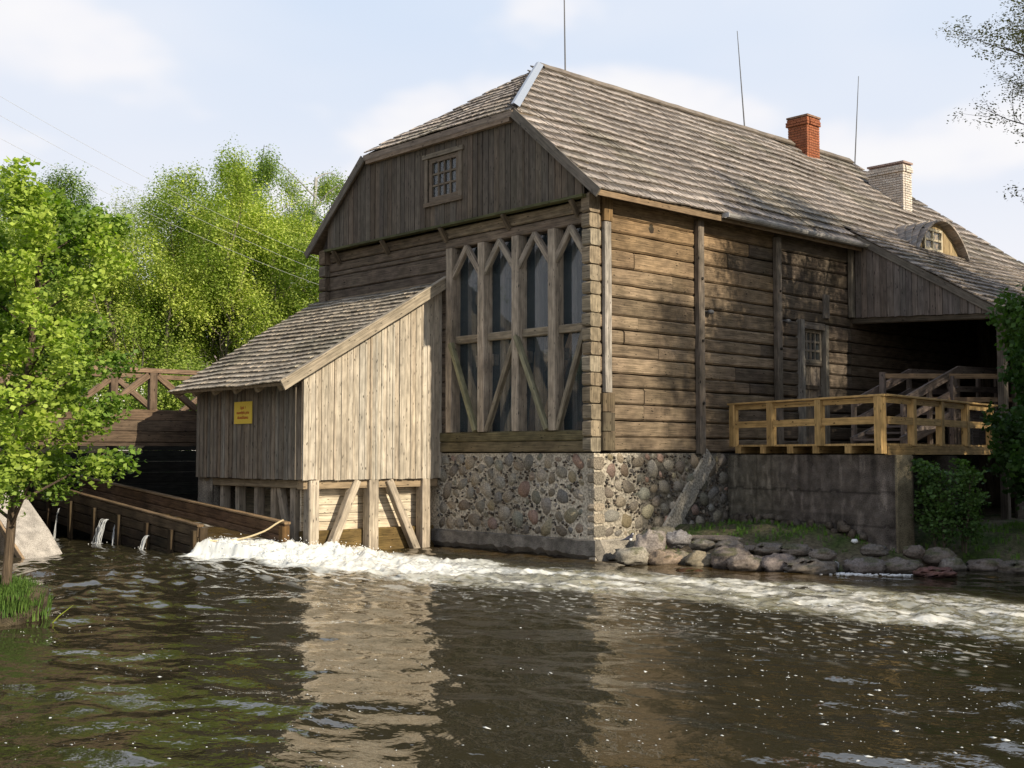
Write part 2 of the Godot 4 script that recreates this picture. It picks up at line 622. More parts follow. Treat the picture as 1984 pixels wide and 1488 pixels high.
func foam_amount(x: float, z: float) -> float:
	var s := stream(x, z)
	var far := smoothstep(-3.0, 2.0, x)
	var past := smoothstep(1.0, 8.0, x)
	var streak := nf.get_noise_2d(x * 0.7 + z * 0.25, z * 2.2)
	var fine := nf.get_noise_2d(x * 2.6, z * 7.0)
	var lace := 1.0 - absf(nf.get_noise_2d(x * 1.5 + 17.0, z * 4.2)) * 2.6
	var base := s * lerpf(1.35, 0.98, far) - lerpf(0.25, 0.46, far) - 0.20 * past
	var f := smoothstep(0.0, lerpf(0.42, 0.7, far), base + streak * lerpf(0.2, 0.75, far) + fine * lerpf(0.12, 0.55, far) + lace * 0.28 * far)
	f *= smoothstep(0.01, 0.22, s)
	f *= lerpf(1.0, lerpf(0.25, 1.0, smoothstep(-0.22, 0.22, nf.get_noise_2d(x * 0.42 + z * 0.2 + 3.0, z * 1.5))), far)
	if x < -4.0 and s > 0.5: f = maxf(f, 0.85 + 0.15 * fine)
	# thin white lines of foam on the quiet water beside the race
	var l := nf.get_noise_2d(x * 0.8 + 70.0, z * 4.5)
	var near := (1.0 - smoothstep(0.0, 1.3, absf(z - 5.2 - 0.1 * x))) * (1.0 - smoothstep(-1.0, 3.0, x)) * smoothstep(-7.0, -5.5, x)
	f = maxf(f, near * smoothstep(0.18, 0.32, l) * 0.8)
	var mid := (1.0 - smoothstep(0.2, 2.2, absf(z - 4.4))) * smoothstep(-1.0, 2.0, x)
	f = maxf(f, mid * smoothstep(0.36, 0.46, nf.get_noise_2d(x * 3.2 + 11.0, z * 8.0)) * 0.7)
	return f

func water_col(x: float, z: float) -> Color:
	var deep := Color(0.029, 0.0245, 0.0135)
	var s := stream(x, z)
	var milky := smoothstep(0.05, 0.9, s) * smoothstep(-0.5, 0.35, nf.get_noise_2d(x * 0.7 + 5.0, z * 1.6) + 0.15)
	var shal := 0.0
	if z < 1.6 and x > -5.0 and x < 5.0: shal = (1.0 - smoothstep(-0.6, 1.4, z)) * 0.8
	var c := deep.lerp(Color(0.075, 0.045, 0.014), shal)
	c = c.lerp(Color(0.25, 0.23, 0.145), milky * 0.8)
	return c.lerp(Color(0.74, 0.74, 0.68).lerp(Color(0.76, 0.72, 0.62), smoothstep(-1.0, 7.0, x)), foam_amount(x, z) * lerpf(1.0, 0.78, smoothstep(-1.0, 5.0, x)))

func span(lo: float, hi: float, step: float) -> PackedFloat32Array:
	var a := PackedFloat32Array()
	var k := int(ceil((hi - lo) / step))
	for i in k + 1: a.append(lerpf(lo, hi, float(i) / k))
	return a

func build_water() -> void:
	nf.seed = 44; nf.frequency = 1.0; nf.fractal_octaves = 3
	nw.seed = 45; nw.frequency = 0.9; nw.fractal_octaves = 2
	var mb := MB.new()
	var xa := -6.4
	var xb := 9.4
	var za := 0.2
	var zb := 6.0
	grid(mb, span(xa, xb, 0.036), span(za, zb, 0.036), water_h, water_col)
	grid(mb, span(xa, xb, 0.072), span(zb, 16.0, 0.055), water_h, water_col)
	grid(mb, span(xa, xb, 0.09), span(-5.0, za, 0.09), water_h, water_col)
	grid(mb, span(-13.5, xa, 0.09), span(-0.6, 11.0, 0.09), water_h, water_col)
	grid(mb, span(xb, 16.0, 0.09), span(-8.0, 16.0, 0.09), water_h, water_col)
	grid(mb, span(16.0, 62.0, 0.8), span(-46.0, 16.0, 0.8), func(_x, _z): return WL, water_col)
	tag(obj("river_water", mb, M.water), "", "", "", "structure")
	# loose flecks of foam drifting on the brown water
	var fm := MB.new()
	var made := 0
	while made < 1500:
		var x := rf(-6.0, 12.0)
		var z := rf(1.0, 14.0)
		if Vector2(x, z).distance_to(Vector2(EYE.x, EYE.z)) < 6.0: continue
		var wgt := smoothstep(0.0, 0.45, nf.get_noise_2d(x * 0.35 + 3.0, z * 0.5) + 0.35 * clampf((x - 3.0) / 5.0, -1.0, 1.0) - 0.02)
		wgt = maxf(wgt, 1.0 - smoothstep(0.6, 2.4, Vector2((x - 10.2) * 0.8, z - 7.6).length()))
		if rng.randf() > wgt * 0.9 + 0.015: continue
		var r := rf(0.004, 0.012) * (1.8 if rng.randf() < 0.1 else 1.0)
		var y := water_h(x, z)
		var k := 7
		var ctr := fm.vert(Vector3(x, y + r * 0.3, z), Vector3.UP, Vector2.ZERO, Color(0.62, 0.62, 0.58))
		var st := rf(1.0, 3.0)
		var tu := rf(-0.6, 0.6)
		for s in k + 1:
			var an := TAU * (s % k) / k
			var o := Vector3(cos(an) * r * st, 0, sin(an) * r).rotated(Vector3.UP, tu) * (1.0 + 0.3 * sin(an * 3.0 + x * 50.0))
			fm.vert(Vector3(x, y - 0.004, z) + o, (o.normalized() + Vector3.UP * 0.6).normalized(), Vector2.ZERO, Color(0.5, 0.5, 0.47))
		for s in k: fm.tri_idx(ctr, ctr + 1 + s, ctr + 2 + s)
		made += 1
	tag(obj("foam_flecks", fm, M.foam), "small white flecks of foam drifting on the brown river", "foam", "", "stuff")
	# spray thrown up over the white water at the end of the trough
	var sp := MB.new()
	for i in 700:
		var x := rf(-5.5, -2.6)
		var z := rf(2.3, 4.5)
		if stream(x, z) < 0.55: continue
		var hh := water_h(x, z)
		var lift := absf(rf(0, 1) * rf(0, 1)) * (0.16 if x > -4.4 else 0.10)
		blob(sp, Vector3(x, hh + lift, z), Vector3.ONE * rf(0.004, 0.012), 0.0, 0.3, Color(0.88, 0.88, 0.86), 3, 5, 0.0)
	tag(obj("spray", sp, M.foam), "white spray leaping over the churning water below the trough", "spray", "", "stuff")

# ---------------------------------------------------------------- the mill
const EAVE_X = 0.36
const EAVE_Y = 6.55
const SL = 0.855
const RIDGE_X = -4.16
const RIDGE_Y = 10.41
const VERGE_Z = 0.25
var c_log := Color(0.255, 0.19, 0.125)
var c_grey := Color(0.30, 0.25, 0.19)
var c_dark := Color(0.13, 0.095, 0.06)
var c_moss := Color(0.13, 0.13, 0.05)

func roof_y(x: float) -> float: return EAVE_Y + SL * (EAVE_X - x)

# rows of shingles; ext(h) gives the reach (from, to) along «along» at slope height h
func shingle_list(list: Array, origin: Vector3, along: Vector3, up: Vector3, length: float, exposure: float, ext: Callable, wmin: float, wmax: float, col: Color, thick: float) -> void:
	var nrm := along.cross(up).normalized()
	if nrm.y < 0: nrm = -nrm
	var rows := int(length / exposure)
	for r in rows:
		var h := r * exposure
		var e: Vector2 = ext.call(h + exposure * 0.4)
		var s := e.x + rf(-0.03, 0.0)
		var rowtone := 1.0 + rf(-0.12, 0.12)
		while s < e.y:
			var w := rf(wmin, wmax)
			if s + w > e.y + 0.02: w = maxf(e.y + 0.02 - s, 0.03)
			var sag := 0.012 * nz2.get_noise_2d(s * 2.0, h * 2.0 + origin.x)
			var p: Vector3 = origin + along * (s + w * 0.5) + up * (h + rf(-0.010, 0.006) + sag)
			p += nrm * 0.06 * nz2.get_noise_3dv(p * 0.9)
			var big := 1.0 + 0.34 * nz2.get_noise_3dv(p * 1.6)
			var moss := smoothstep(0.12, 0.4, nz.get_noise_3dv(p * 0.55 + Vector3(5, 0, 0))) * 0.35 + (0.25 if rng.randf() < 0.02 else 0.0)
			list.append({"p": p, "w": w * 0.97, "l": exposure * 1.06, "t": thick * rf(0.85, 1.15), "a": along, "u": up, "n": nrm, "c": vary(shade(col, rowtone * big).lerp(Color(0.15, 0.14, 0.09), moss), 0.10), "tw": rf(-0.004, 0.004), "d": p.distance_to(EYE)})
			s += w

func shingle_shape(mb: MB, q: Dictionary) -> void:
	var p: Vector3 = q.p
	var al: Vector3 = q.a
	var up: Vector3 = q.u
	var n: Vector3 = q.n
	var w: float = q.w * 0.5
	var t: float = q.t
	var lift: float = t * 0.9
	var tw: float = q.tw
	var lo := PackedVector3Array([p - al * w + n * (lift + tw), p + al * w + n * (lift - tw), p + al * w + n * (lift + t - tw) - up * 0.006, p - al * w + n * (lift + t + tw) - up * 0.006])
	var hi := p + up * float(q.l)
	var top := PackedVector3Array([hi - al * w, hi + al * w, hi + al * w + n * t * 0.8, hi - al * w + n * t * 0.8])
	var col: Color = q.c
	var m1 := PackedVector3Array()
	var m2 := PackedVector3Array()
	for s in 4:
		m1.append(lo[s].lerp(top[s], 0.38))
		m2.append(lo[s].lerp(top[s], 0.56))
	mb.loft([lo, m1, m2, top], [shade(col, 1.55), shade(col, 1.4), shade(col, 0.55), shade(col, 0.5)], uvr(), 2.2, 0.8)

func lay_shingles(list: Array, parent: Node, most := 300) -> void:
	list.sort_custom(func(x, y): return x.d < y.d)
	var rest := MB.new()
	for i in list.size():
		if i < most:
			var mb := MB.new()
			shingle_shape(mb, list[i])
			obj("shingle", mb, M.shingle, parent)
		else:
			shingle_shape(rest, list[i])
	if rest.v.size():
		tag(obj("farther_shingles", rest, M.shingle, parent), "", "", "", "stuff")

func stone_field(parent: Node, o: Vector3, ax: Vector3, out: Vector3, w: float, h: float, tries: int, biggest: float, keep: Callable) -> void:
	# fieldstones set into the mortar of a wall face that runs w along ax and h up
	var done := []
	var pal := [Color(0.25, 0.22, 0.175), Color(0.31, 0.265, 0.20), Color(0.23, 0.205, 0.175), Color(0.26, 0.205, 0.155), Color(0.29, 0.245, 0.16), Color(0.23, 0.215, 0.165), Color(0.28, 0.195, 0.155), Color(0.33, 0.295, 0.24), Color(0.27, 0.235, 0.18), Color(0.22, 0.19, 0.15)]
	var r := biggest
	for i in tries:
		r = lerpf(biggest, 0.042, pow(float(i) / tries, 0.45)) * rf(0.85, 1.1)
		var c := Vector2(rf(r * 0.8, w - r * 0.8), rf(r * 0.7, h - r * 0.7))
		if not keep.call(c.x, c.y): continue
		var ok := true
		for q in done:
			if c.distance_to(q.c) < (r + q.r) * 1.05 + 0.02:
				ok = false
				break
		if not ok: continue
		done.append({"c": c, "r": r})
		var mb := MB.new()
		var turn := rf(-0.9, 0.9)
		var el := rf(0.95, 1.3)
		var col := vary(shade(pal[rng.randi() % pal.size()], 1.2), 0.25)
		var at := o + ax * c.x + Vector3.UP * c.y
		var k := 11
		var lob := rf(0, 6.0)
		var e1 := rf(0.03, 0.22)
		var e2 := rf(0.0, 0.12)
		var dep := r * rf(0.13, 0.30)
		var jag := []
		for s in k: jag.append(rf(0.9, 1.1))
		var rings := 4
		for g in rings:
			var f: float = [1.0, 0.88, 0.55, 0.0][g]
			var z: float = [0.0, 0.5, 0.86, 1.0][g]
			for s in k + 1:
				var an := TAU * (s % k) / k
				var rr := r * f * (1.0 + e1 * cos(an * 2.0 + lob) + e2 * cos(an * 3.0 + lob * 2.0)) * float(jag[s % k])
				var q := Vector2(cos(an) * rr * el, sin(an) * rr / el).rotated(turn)
				var no := (ax * q.x + Vector3.UP * q.y).normalized() * (f * 0.9) + out * (0.35 + z)
				mb.vert(at + ax * q.x + Vector3.UP * q.y + out * (z * dep - 0.01), no.normalized(), Vector2(q.x, q.y), shade(col, 1.0 + 0.3 * nz2.get_noise_3dv(at * 5.0 + Vector3(q.x, q.y, f) * 14.0)))
		for g in rings - 1:
			for s in k:
				var i0 := g * (k + 1) + s
				mb.tri_idx(i0, i0 + 1, i0 + k + 2)
				if g < rings - 2: mb.tri_idx(i0, i0 + k + 2, i0 + k + 1)
		obj("stone", mb, M.stone, parent)
	# chips of dark stone pressed into the joints
	var chips := MB.new()
	for i in int(w * h * 260.0):
		var c := Vector2(rf(0.03, w - 0.03), rf(0.03, h - 0.03))
		var rr := rf(0.010, 0.028)
		if not keep.call(c.x, c.y): continue
		var ok := true
		for q in done:
			if c.distance_to(q.c) < q.r * 1.02 + rr:
				ok = false
				break
		if not ok: continue
		var at := o + ax * c.x + Vector3.UP * c.y
		var k := 5
		var lo := PackedVector3Array()
		var hi := PackedVector3Array()
		var tu := rf(0, 3)
		for s in k:
			var q := Vector2(cos(TAU * s / k) * rr * 1.25, sin(TAU * s / k) * rr * 0.85).rotated(tu) * rf(0.8, 1.2)
			lo.append(at + ax * q.x + Vector3.UP * q.y - out * 0.01)
			hi.append(at + ax * q.x * 0.75 + Vector3.UP * q.y * 0.75 + out * 0.022)
		var cc := vary(Color(0.15, 0.125, 0.10), 0.5)
		chips.loft([lo, hi], [cc, cc], uvr())
	tag(obj("stone_chips", chips, M.stone, parent), "", "", "", "stuff")

func face_sheet(mb: MB, o: Vector3, ax: Vector3, out: Vector3, w: float, h: float, step: float, rough: float, col: Callable) -> void:
	# an uneven wall face, a sheet of small quads
	var nx := int(w / step)
	var ny := int(h / step)
	var base := mb.v.size()
	for j in ny + 1:
		for i in nx + 1:
			var p := o + ax * (w * i / nx) + Vector3.UP * (h * j / ny)
			p += out * rough * (nz.get_noise_3dv(p * 3.0) + 0.6 * nz2.get_noise_3dv(p * 20.0))
			mb.v.append(p)
			mb.c.append(col.call(p))
			mb.t.append(Vector2(w * i / nx, h * j / ny))
			mb.n.append(out)
	for j in ny:
		for i in nx:
			var a := base + j * (nx + 1) + i
			mb.tri_idx(a, a + 1, a + nx + 2)
			mb.tri_idx(a, a + nx + 2, a + nx + 1)
	for j in ny + 1:
		for i in nx + 1:
			var a := base + j * (nx + 1) + i
			var dx: Vector3 = mb.v[a + (1 if i < nx else 0)] - mb.v[a - (1 if i > 0 else 0)]
			var dy: Vector3 = mb.v[a + (nx + 1 if j < ny else 0)] - mb.v[a - (nx + 1 if j > 0 else 0)]
			var no := dx.cross(dy).normalized()
			mb.n[a] = no if no.dot(out) > 0 else -no

func window_unit(called: String, parent: Node, o: Vector3, ax: Vector3, out: Vector3, w: float, h: float, cols: int, rows: int, fcol: Color, mat: Material, fw := 0.06, mw := 0.03) -> void:
	# a framed window with its own panes and glazing bars: o is the lower corner
	var up := Vector3.UP
	var fr := MB.new()
	bar(fr, o + up * fw * 0.5, o + ax * w + up * fw * 0.5, out, fw, 0.06, fcol)
	bar(fr, o + up * (h - fw * 0.5), o + ax * w + up * (h - fw * 0.5), out, fw, 0.062, fcol)
	bar(fr, o + ax * fw * 0.5, o + ax * fw * 0.5 + up * h, out, fw, 0.058, fcol)
	bar(fr, o + ax * (w - fw * 0.5), o + ax * (w - fw * 0.5) + up * h, out, fw, 0.058, fcol)
	var root := obj(called, fr, mat, parent)
	var iw := w - fw * 2.0
	var ih := h - fw * 2.0
	for i in range(1, cols):
		var p := o + ax * (fw + iw * i / cols) + up * fw
		one_bar("glazing_bar", root, mat, p, p + up * ih, out, mw, 0.04, vary(fcol, 0.1))
	for j in range(1, rows):
		var p := o + ax * fw + up * (fw + ih * j / rows)
		one_bar("glazing_bar", root, mat, p, p + ax * iw, out, mw, 0.036, vary(fcol, 0.1))
	for i in cols:
		for j in rows:
			var mb := MB.new()
			var p0 := o + ax * (fw + iw * i / cols) + up * (fw + ih * j / rows) - out * 0.012
			var p1 := p0 + ax * iw / cols
			var u := up * ih / rows
			mb.quad(p0, p1, p1 + u, p0 + u, p0 - out, Color.WHITE, Color.WHITE, Vector2.ZERO, Vector2.ONE)
			obj("pane", mb, M.dark_glass if called == "door_window" else M.glass, root)
	var bk := MB.new()
	var q0 := o - out * 0.25
	bar(bk, q0 + up * h * 0.5, q0 + ax * w + up * h * 0.5, out, h, 0.02, Color(0.02, 0.018, 0.015))
	obj("dark_room", bk, M.paint, root)

func build_mill() -> void:
	var mill := thing("watermill", "large weathered log watermill with shingled half-hipped roof on a fieldstone base", "mill")
	var X := Vector3.RIGHT
	var Y := Vector3.UP
	var Z := Vector3.BACK
	# ---- fieldstone foundation
	var fo := MB.new()
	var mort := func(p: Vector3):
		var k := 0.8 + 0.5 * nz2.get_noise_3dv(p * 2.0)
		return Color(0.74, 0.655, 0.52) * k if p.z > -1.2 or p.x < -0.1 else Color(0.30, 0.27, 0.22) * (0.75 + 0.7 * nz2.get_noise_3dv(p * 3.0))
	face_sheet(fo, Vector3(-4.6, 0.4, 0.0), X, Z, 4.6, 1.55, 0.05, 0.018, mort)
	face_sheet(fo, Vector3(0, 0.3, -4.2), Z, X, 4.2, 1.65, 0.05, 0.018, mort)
	slab(fo, [Vector3(-8.3, -0.6, -0.06), Vector3(-0.06, -0.6, -0.06), Vector3(-0.06, -0.6, -19.0), Vector3(-8.3, -0.6, -19.0)], Vector3(0, 2.5, 0), Color(0.28, 0.26, 0.22))
	var found := obj("foundation", fo, M.mortar, mill)
	stone_field(found, Vector3(-4.3, 0.46, 0.012), X, Z, 4.06, 1.47, 4200, 0.155, func(_x, _y): return true)
	stone_field(found, Vector3(0.012, 0.46, -3.85), Z, X, 3.6, 1.47, 3600, 0.15, func(x, y): return not (x > 0.62 and x < 1.95 and absf((x - 0.62) - (1.36 - y) * 0.95) < 0.2))
	# squared corner stones
	var y := 0.46
	while y < 1.85:
		var h := rf(0.17, 0.30)
		h = minf(h, 1.93 - y)
		one_bar("corner_stone", found, M.stone, Vector3(-0.13, y + h * 0.5, -0.12), Vector3(0.022, y + h * 0.5, -0.12), Y, rf(0.26, 0.30), h - 0.05, vary(Color(0.36, 0.31, 0.24), 0.25), 0.045, 0.012, 3, 0.2)
		y += h
	# pale strip of mortar that runs down the long side
	one_bar("mortar_strip", found, M.mortar, Vector3(0.0, 1.90, -3.32), Vector3(0.01, 0.42, -1.90), Z, 0.06, 0.40, Color(0.60, 0.54, 0.44), 0.028, 0.014, 8, 0.2)
	# concrete footing with a worn lower edge
	var ft := MB.new()
	var rings := []
	var cols := []
	for i in 56:
		var x := lerpf(-4.75, 0.09, i / 55.0)
		var low := 0.06 + 0.11 * absf(nz.get_noise_2d(x * 2.2, 3.0)) + (0.02 if x < -0.6 else 0.0)
		rings.append(PackedVector3Array([Vector3(x, 0.45, -0.05), Vector3(x, 0.43 + 0.02 * nz.get_noise_1d(x * 3), 0.07), Vector3(x, low + 0.10, 0.075), Vector3(x, low, 0.0 - 0.02), Vector3(x, low - 0.05, -0.3)]))
		cols.append(shade(Color(0.27, 0.245, 0.21), 0.9 + 0.4 * nz2.get_noise_1d(x * 5)))
	ft.loft(rings, cols, Vector2.ZERO)
	bar(ft, Vector3(0.0, 0.26, 0.05), Vector3(0.0, 0.26, -1.0), Y, 0.15, 0.36, Color(0.40, 0.36, 0.30), 0.02, 0.01, 5, 0.2)
	obj("footing", ft, M.concrete, found)
	var ud := MB.new()
	bar(ud, Vector3(-4.7, -0.1, -0.06), Vector3(0.02, -0.1, -0.06), Y, 0.1, 0.5, Color(0.05, 0.04, 0.03), 0.02, 0.015, 20, 0.2)
	bar(ud, Vector3(0.0, -0.1, -0.02), Vector3(0.0, -0.1, -1.4), Y, 0.1, 0.5, Color(0.05, 0.04, 0.03), 0.02, 0.015, 6, 0.2)
	obj("wet_footing", ud, M.concrete, found)

	# ---- log walls: courses share their heights round the corner
	var heights := []
	y = 1.97
	while y < 6.5:
		var h := rf(0.225, 0.33)
		if 6.56 - (y + h) < 0.2: h = 6.56 - y
		heights.append(Vector2(y, h))
		y += h
	# long wall; butted between the clamp posts
	for hh in heights:
		var cy: float = hh.x + hh.y * 0.5
		var stops := [-0.12, -2.92, -5.50]
		if cy > 4.75: stops.append(-8.40)
		if rng.randf() < 0.35: stops.append(rf(-2.2, -0.7))
		if rng.randf() < 0.35: stops.append(rf(-5.0, -3.4))
		var door := cy > 2.1 and cy < 4.72
		if door: stops.append(-6.30)
		stops.sort()
		stops.reverse()
		stops.append(-8.40 if stops[-1] > -8.0 else -8.41)
		for i in stops.size() - 1:
			var z0: float = stops[i]
			var z1: float = stops[i + 1]
			if z0 - z1 < 0.1: continue
			if door and z1 < -6.31: 
				z0 = -7.33
				z1 = -8.40
			var k := 1.0 + rf(-0.28, 0.24)
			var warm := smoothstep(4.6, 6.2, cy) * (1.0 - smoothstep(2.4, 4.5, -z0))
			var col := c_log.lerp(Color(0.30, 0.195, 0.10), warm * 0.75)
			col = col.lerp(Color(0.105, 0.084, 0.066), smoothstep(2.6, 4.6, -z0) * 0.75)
			var jx := rf(-0.012, 0.012)
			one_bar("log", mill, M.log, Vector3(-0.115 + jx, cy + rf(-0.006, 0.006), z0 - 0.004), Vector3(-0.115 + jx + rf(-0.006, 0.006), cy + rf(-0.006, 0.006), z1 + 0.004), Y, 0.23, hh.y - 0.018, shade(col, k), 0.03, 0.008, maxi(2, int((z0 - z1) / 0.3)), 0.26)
		# the long wall goes on in the shade of the porch
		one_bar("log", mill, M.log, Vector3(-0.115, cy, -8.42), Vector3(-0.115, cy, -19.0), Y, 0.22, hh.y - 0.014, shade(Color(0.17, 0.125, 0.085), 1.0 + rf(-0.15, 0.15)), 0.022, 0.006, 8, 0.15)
	# gable wall: left part, strip beside the frame, sill and lintel of the frame
	for hh in heights:
		if hh.x > 5.97: continue
		var hy: float = minf(hh.y, 6.035 - hh.x)
		var cy: float = hh.x + hy * 0.5
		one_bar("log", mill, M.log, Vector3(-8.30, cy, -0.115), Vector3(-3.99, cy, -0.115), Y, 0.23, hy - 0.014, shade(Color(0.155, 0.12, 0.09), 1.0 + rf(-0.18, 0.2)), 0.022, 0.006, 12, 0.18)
	one_bar("lintel", mill, M.log, Vector3(-4.02, 6.13, -0.10), Vector3(-0.15, 6.13, -0.10), Y, 0.24, 0.19, Color(0.21, 0.16, 0.115), 0.02, 0.005, 12, 0.15)
	one_bar("lintel", mill, M.log, Vector3(-4.02, 6.35, -0.105), Vector3(-0.15, 6.35, -0.105), Y, 0.25, 0.21, Color(0.27, 0.21, 0.14), 0.02, 0.005, 12, 0.15)
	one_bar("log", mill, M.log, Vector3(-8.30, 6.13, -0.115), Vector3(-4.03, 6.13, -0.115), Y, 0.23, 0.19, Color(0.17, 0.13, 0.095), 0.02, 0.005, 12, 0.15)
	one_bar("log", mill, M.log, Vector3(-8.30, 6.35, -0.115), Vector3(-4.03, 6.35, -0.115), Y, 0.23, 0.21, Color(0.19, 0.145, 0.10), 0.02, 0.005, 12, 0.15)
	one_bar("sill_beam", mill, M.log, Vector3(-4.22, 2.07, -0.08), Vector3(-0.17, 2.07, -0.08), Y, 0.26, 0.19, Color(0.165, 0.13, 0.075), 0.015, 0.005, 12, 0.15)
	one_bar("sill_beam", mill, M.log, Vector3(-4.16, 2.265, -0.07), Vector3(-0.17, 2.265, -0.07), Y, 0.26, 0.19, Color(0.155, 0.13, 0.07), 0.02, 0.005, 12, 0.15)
	# log ends at the two corners
	for hh in heights:
		var cy: float = hh.x + hh.y * 0.5
		var pr := rf(-0.012, 0.02)
		one_bar("log_end", mill, M.log, Vector3(-0.17, cy, -0.03 + pr), Vector3(0.03 + rf(-0.01, 0.012), cy, -0.03 + pr), Y, 0.27, hh.y - 0.02, vary(Color(0.30, 0.245, 0.17), 0.2), 0.03, 0.004)
		one_bar("log_end", mill, M.log, Vector3(-8.42 + pr, cy, -0.03 + pr), Vector3(-8.16, cy, -0.03 + pr), Y, 0.30, hh.y - 0.02, vary(Color(0.19, 0.15, 0.11), 0.25), 0.03, 0.004)
	# clamp posts bolted to the long wall
	one_bar("clamp_post", mill, M.log, Vector3(0.055, 3.02, -0.30), Vector3(0.055, 6.06, -0.30), X, 0.17, 0.10, Color(0.38, 0.34, 0.29), 0.015, 0.003, 8, 0.2)
	one_bar("clamp_post", mill, M.log, Vector3(0.05, 6.08, -0.32), Vector3(0.05, 6.52, -0.32), X, 0.22, 0.09, Color(0.30, 0.19, 0.09), 0.015, 0.003, 3, 0.2)
	for k in 3: one_bar("corner_block", mill, M.log, Vector3(0.06, 2.0 + k * 0.34, -0.30), Vector3(0.06, 2.325 + k * 0.34, -0.30), X, 0.30, 0.11, vary(Color(0.16, 0.125, 0.08), 0.2), 0.02, 0.004, 2, 0.3)
	for zz in [-2.92, -5.50]:
		var post := one_bar("clamp_post", mill, M.log, Vector3(0.065, 1.94, zz), Vector3(0.065, 6.42, zz), X, 0.17, 0.13, Color(0.20, 0.165, 0.13), 0.02, 0.005, 12, 0.25)
		for by in [2.9, 4.1, 5.3]:
			var mb := MB.new()
			mb.tube(PackedVector3Array([Vector3(0.12, by, zz), Vector3(0.155, by, zz)]), PackedFloat32Array([0.03, 0.03]), 6, Color(0.05, 0.04, 0.035), true)
			obj("bolt", mb, M.rust, post)
	one_bar("clamp_post", mill, M.log, Vector3(0.07, 4.97, -8.33), Vector3(0.07, 6.5, -8.33), X, 0.13, 0.12, Color(0.26, 0.22, 0.17), 0.02, 0.004, 5, 0.2)
	for lp in [Vector3(0.09, 4.68, -3.22), Vector3(0.09, 4.70, -5.82)]:
		var mb := MB.new()
		blob(mb, lp, Vector3(0.065, 0.045, 0.075), 0.0, 0.1, Color(0.11, 0.11, 0.115), 5, 8)
		mb.tube(PackedVector3Array([lp + Vector3(-0.1, 0.01, 0.06), lp + Vector3(0, 0.01, 0.03)]), PackedFloat32Array([0.02, 0.02]), 5, Color(0.1, 0.1, 0.1))
		obj("wall_lamp", mb, M.paint, mill)
	var nb := MB.new()
	blob(nb, Vector3(0.0, 6.10, -1.58), Vector3(0.02, 0.09, 0.085), 0.0, 0.3, Color(0.04, 0.03, 0.02), 4, 8)
	obj("notch", nb, M.paint, mill)

	# ---- timber frame with tall panes
	var px := [-3.86, -2.90, -1.93, -0.96]
	for x in px:
		one_bar("frame_post", mill, M.log, Vector3(x, 2.36, -0.03), Vector3(x, 6.03, -0.03), Z, 0.19, 0.24, vary(Color(0.42, 0.35, 0.27), 0.1), 0.012, 0.003, 9, 0.25)
	one_bar("frame_post", mill, M.log, Vector3(-4.06, 2.36, -0.12), Vector3(-4.06, 6.03, -0.12), Z, 0.2, 0.18, Color(0.24, 0.19, 0.14), 0.012, 0.003, 9, 0.2)
	one_bar("frame_post", mill, M.log, Vector3(-0.195, 2.36, -0.26), Vector3(-0.195, 6.03, -0.26), Z, 0.06, 0.15, Color(0.34, 0.29, 0.23))
	var bays := [[-3.76, -3.0], [-2.8, -2.03], [-1.83, -1.06], [-0.86, -0.17]]
	for b in bays:
		var mid: float = (b[0] + b[1]) * 0.5
		one_bar("brace", mill, M.log, Vector3(b[0] - 0.06, 5.42, 0.02), Vector3(mid + 0.015, 6.01, 0.02), Z, 0.12, 0.1, vary(Color(0.37, 0.31, 0.24), 0.1), 0.012)
		one_bar("brace", mill, M.log, Vector3(b[1] + 0.06, 5.42, 0.02), Vector3(mid - 0.015, 6.01, 0.016), Z, 0.12, 0.1, vary(Color(0.37, 0.31, 0.24), 0.1), 0.012)
		# mid rail, inner rail, pane, inner window post
		one_bar("mid_rail", mill, M.log, Vector3(b[0], 4.19, -0.07), Vector3(b[1], 4.19, -0.07), Y, 0.13, 0.15, vary(Color(0.30, 0.25, 0.18), 0.1), 0.012)
		one_bar("inner_rail", mill, M.log, Vector3(b[0], 3.78, -0.42), Vector3(b[1] - 0.005, 3.78, -0.42), Y, 0.14, 0.22, vary(Color(0.32, 0.26, 0.19), 0.1), 0.012)
		var mb := MB.new()
		var g0 := Vector3(b[0] - 0.02, 4.26, -0.135)
		var g1 := Vector3(b[1] + 0.02, 4.26, -0.135)
		var u := Vector3(0, 1.76, 0)
		mb.quad(g0, g1, g1 + u, g0 + u, g0 + Vector3(0, 0, -1), Color.WHITE, Color.WHITE, Vector2.ZERO, Vector2.ONE)
		obj("pane", mb, M.glass, mill)
		mb = MB.new()
		g0.y = 2.37; g1.y = 2.37
		u = Vector3(0, 1.75, 0)
		mb.quad(g0, g1, g1 + u, g0 + u, g0 + Vector3(0, 0, -1), Color.WHITE, Color.WHITE, Vector2.ZERO, Vector2.ONE)
		obj("pane", mb, M.glass, mill)
		one_bar("inner_post", mill, M.log, Vector3(b[0] + 0.17, 2.36, -0.30), Vector3(b[0] + 0.17, 6.02, -0.30), Z, 0.12, 0.12, Color(0.10, 0.085, 0.07))
		one_bar("inner_brace", mill, M.log, Vector3(b[0] + 0.18, 5.35, -0.34), Vector3(mid + 0.12, 5.9, -0.34), Z, 0.12, 0.10, Color(0.10, 0.085, 0.07))
	one_bar("brace", mill, M.log, Vector3(-3.80, 4.12, 0.075), Vector3(-3.05, 2.38, 0.075), Z, 0.10, 0.11, Color(0.28, 0.26, 0.15), 0.012)
	one_bar("brace", mill, M.log, Vector3(-1.96, 4.12, 0.03), Vector3(-2.77, 2.38, 0.03), Z, 0.10, 0.11, Color(0.25, 0.21, 0.15), 0.012)
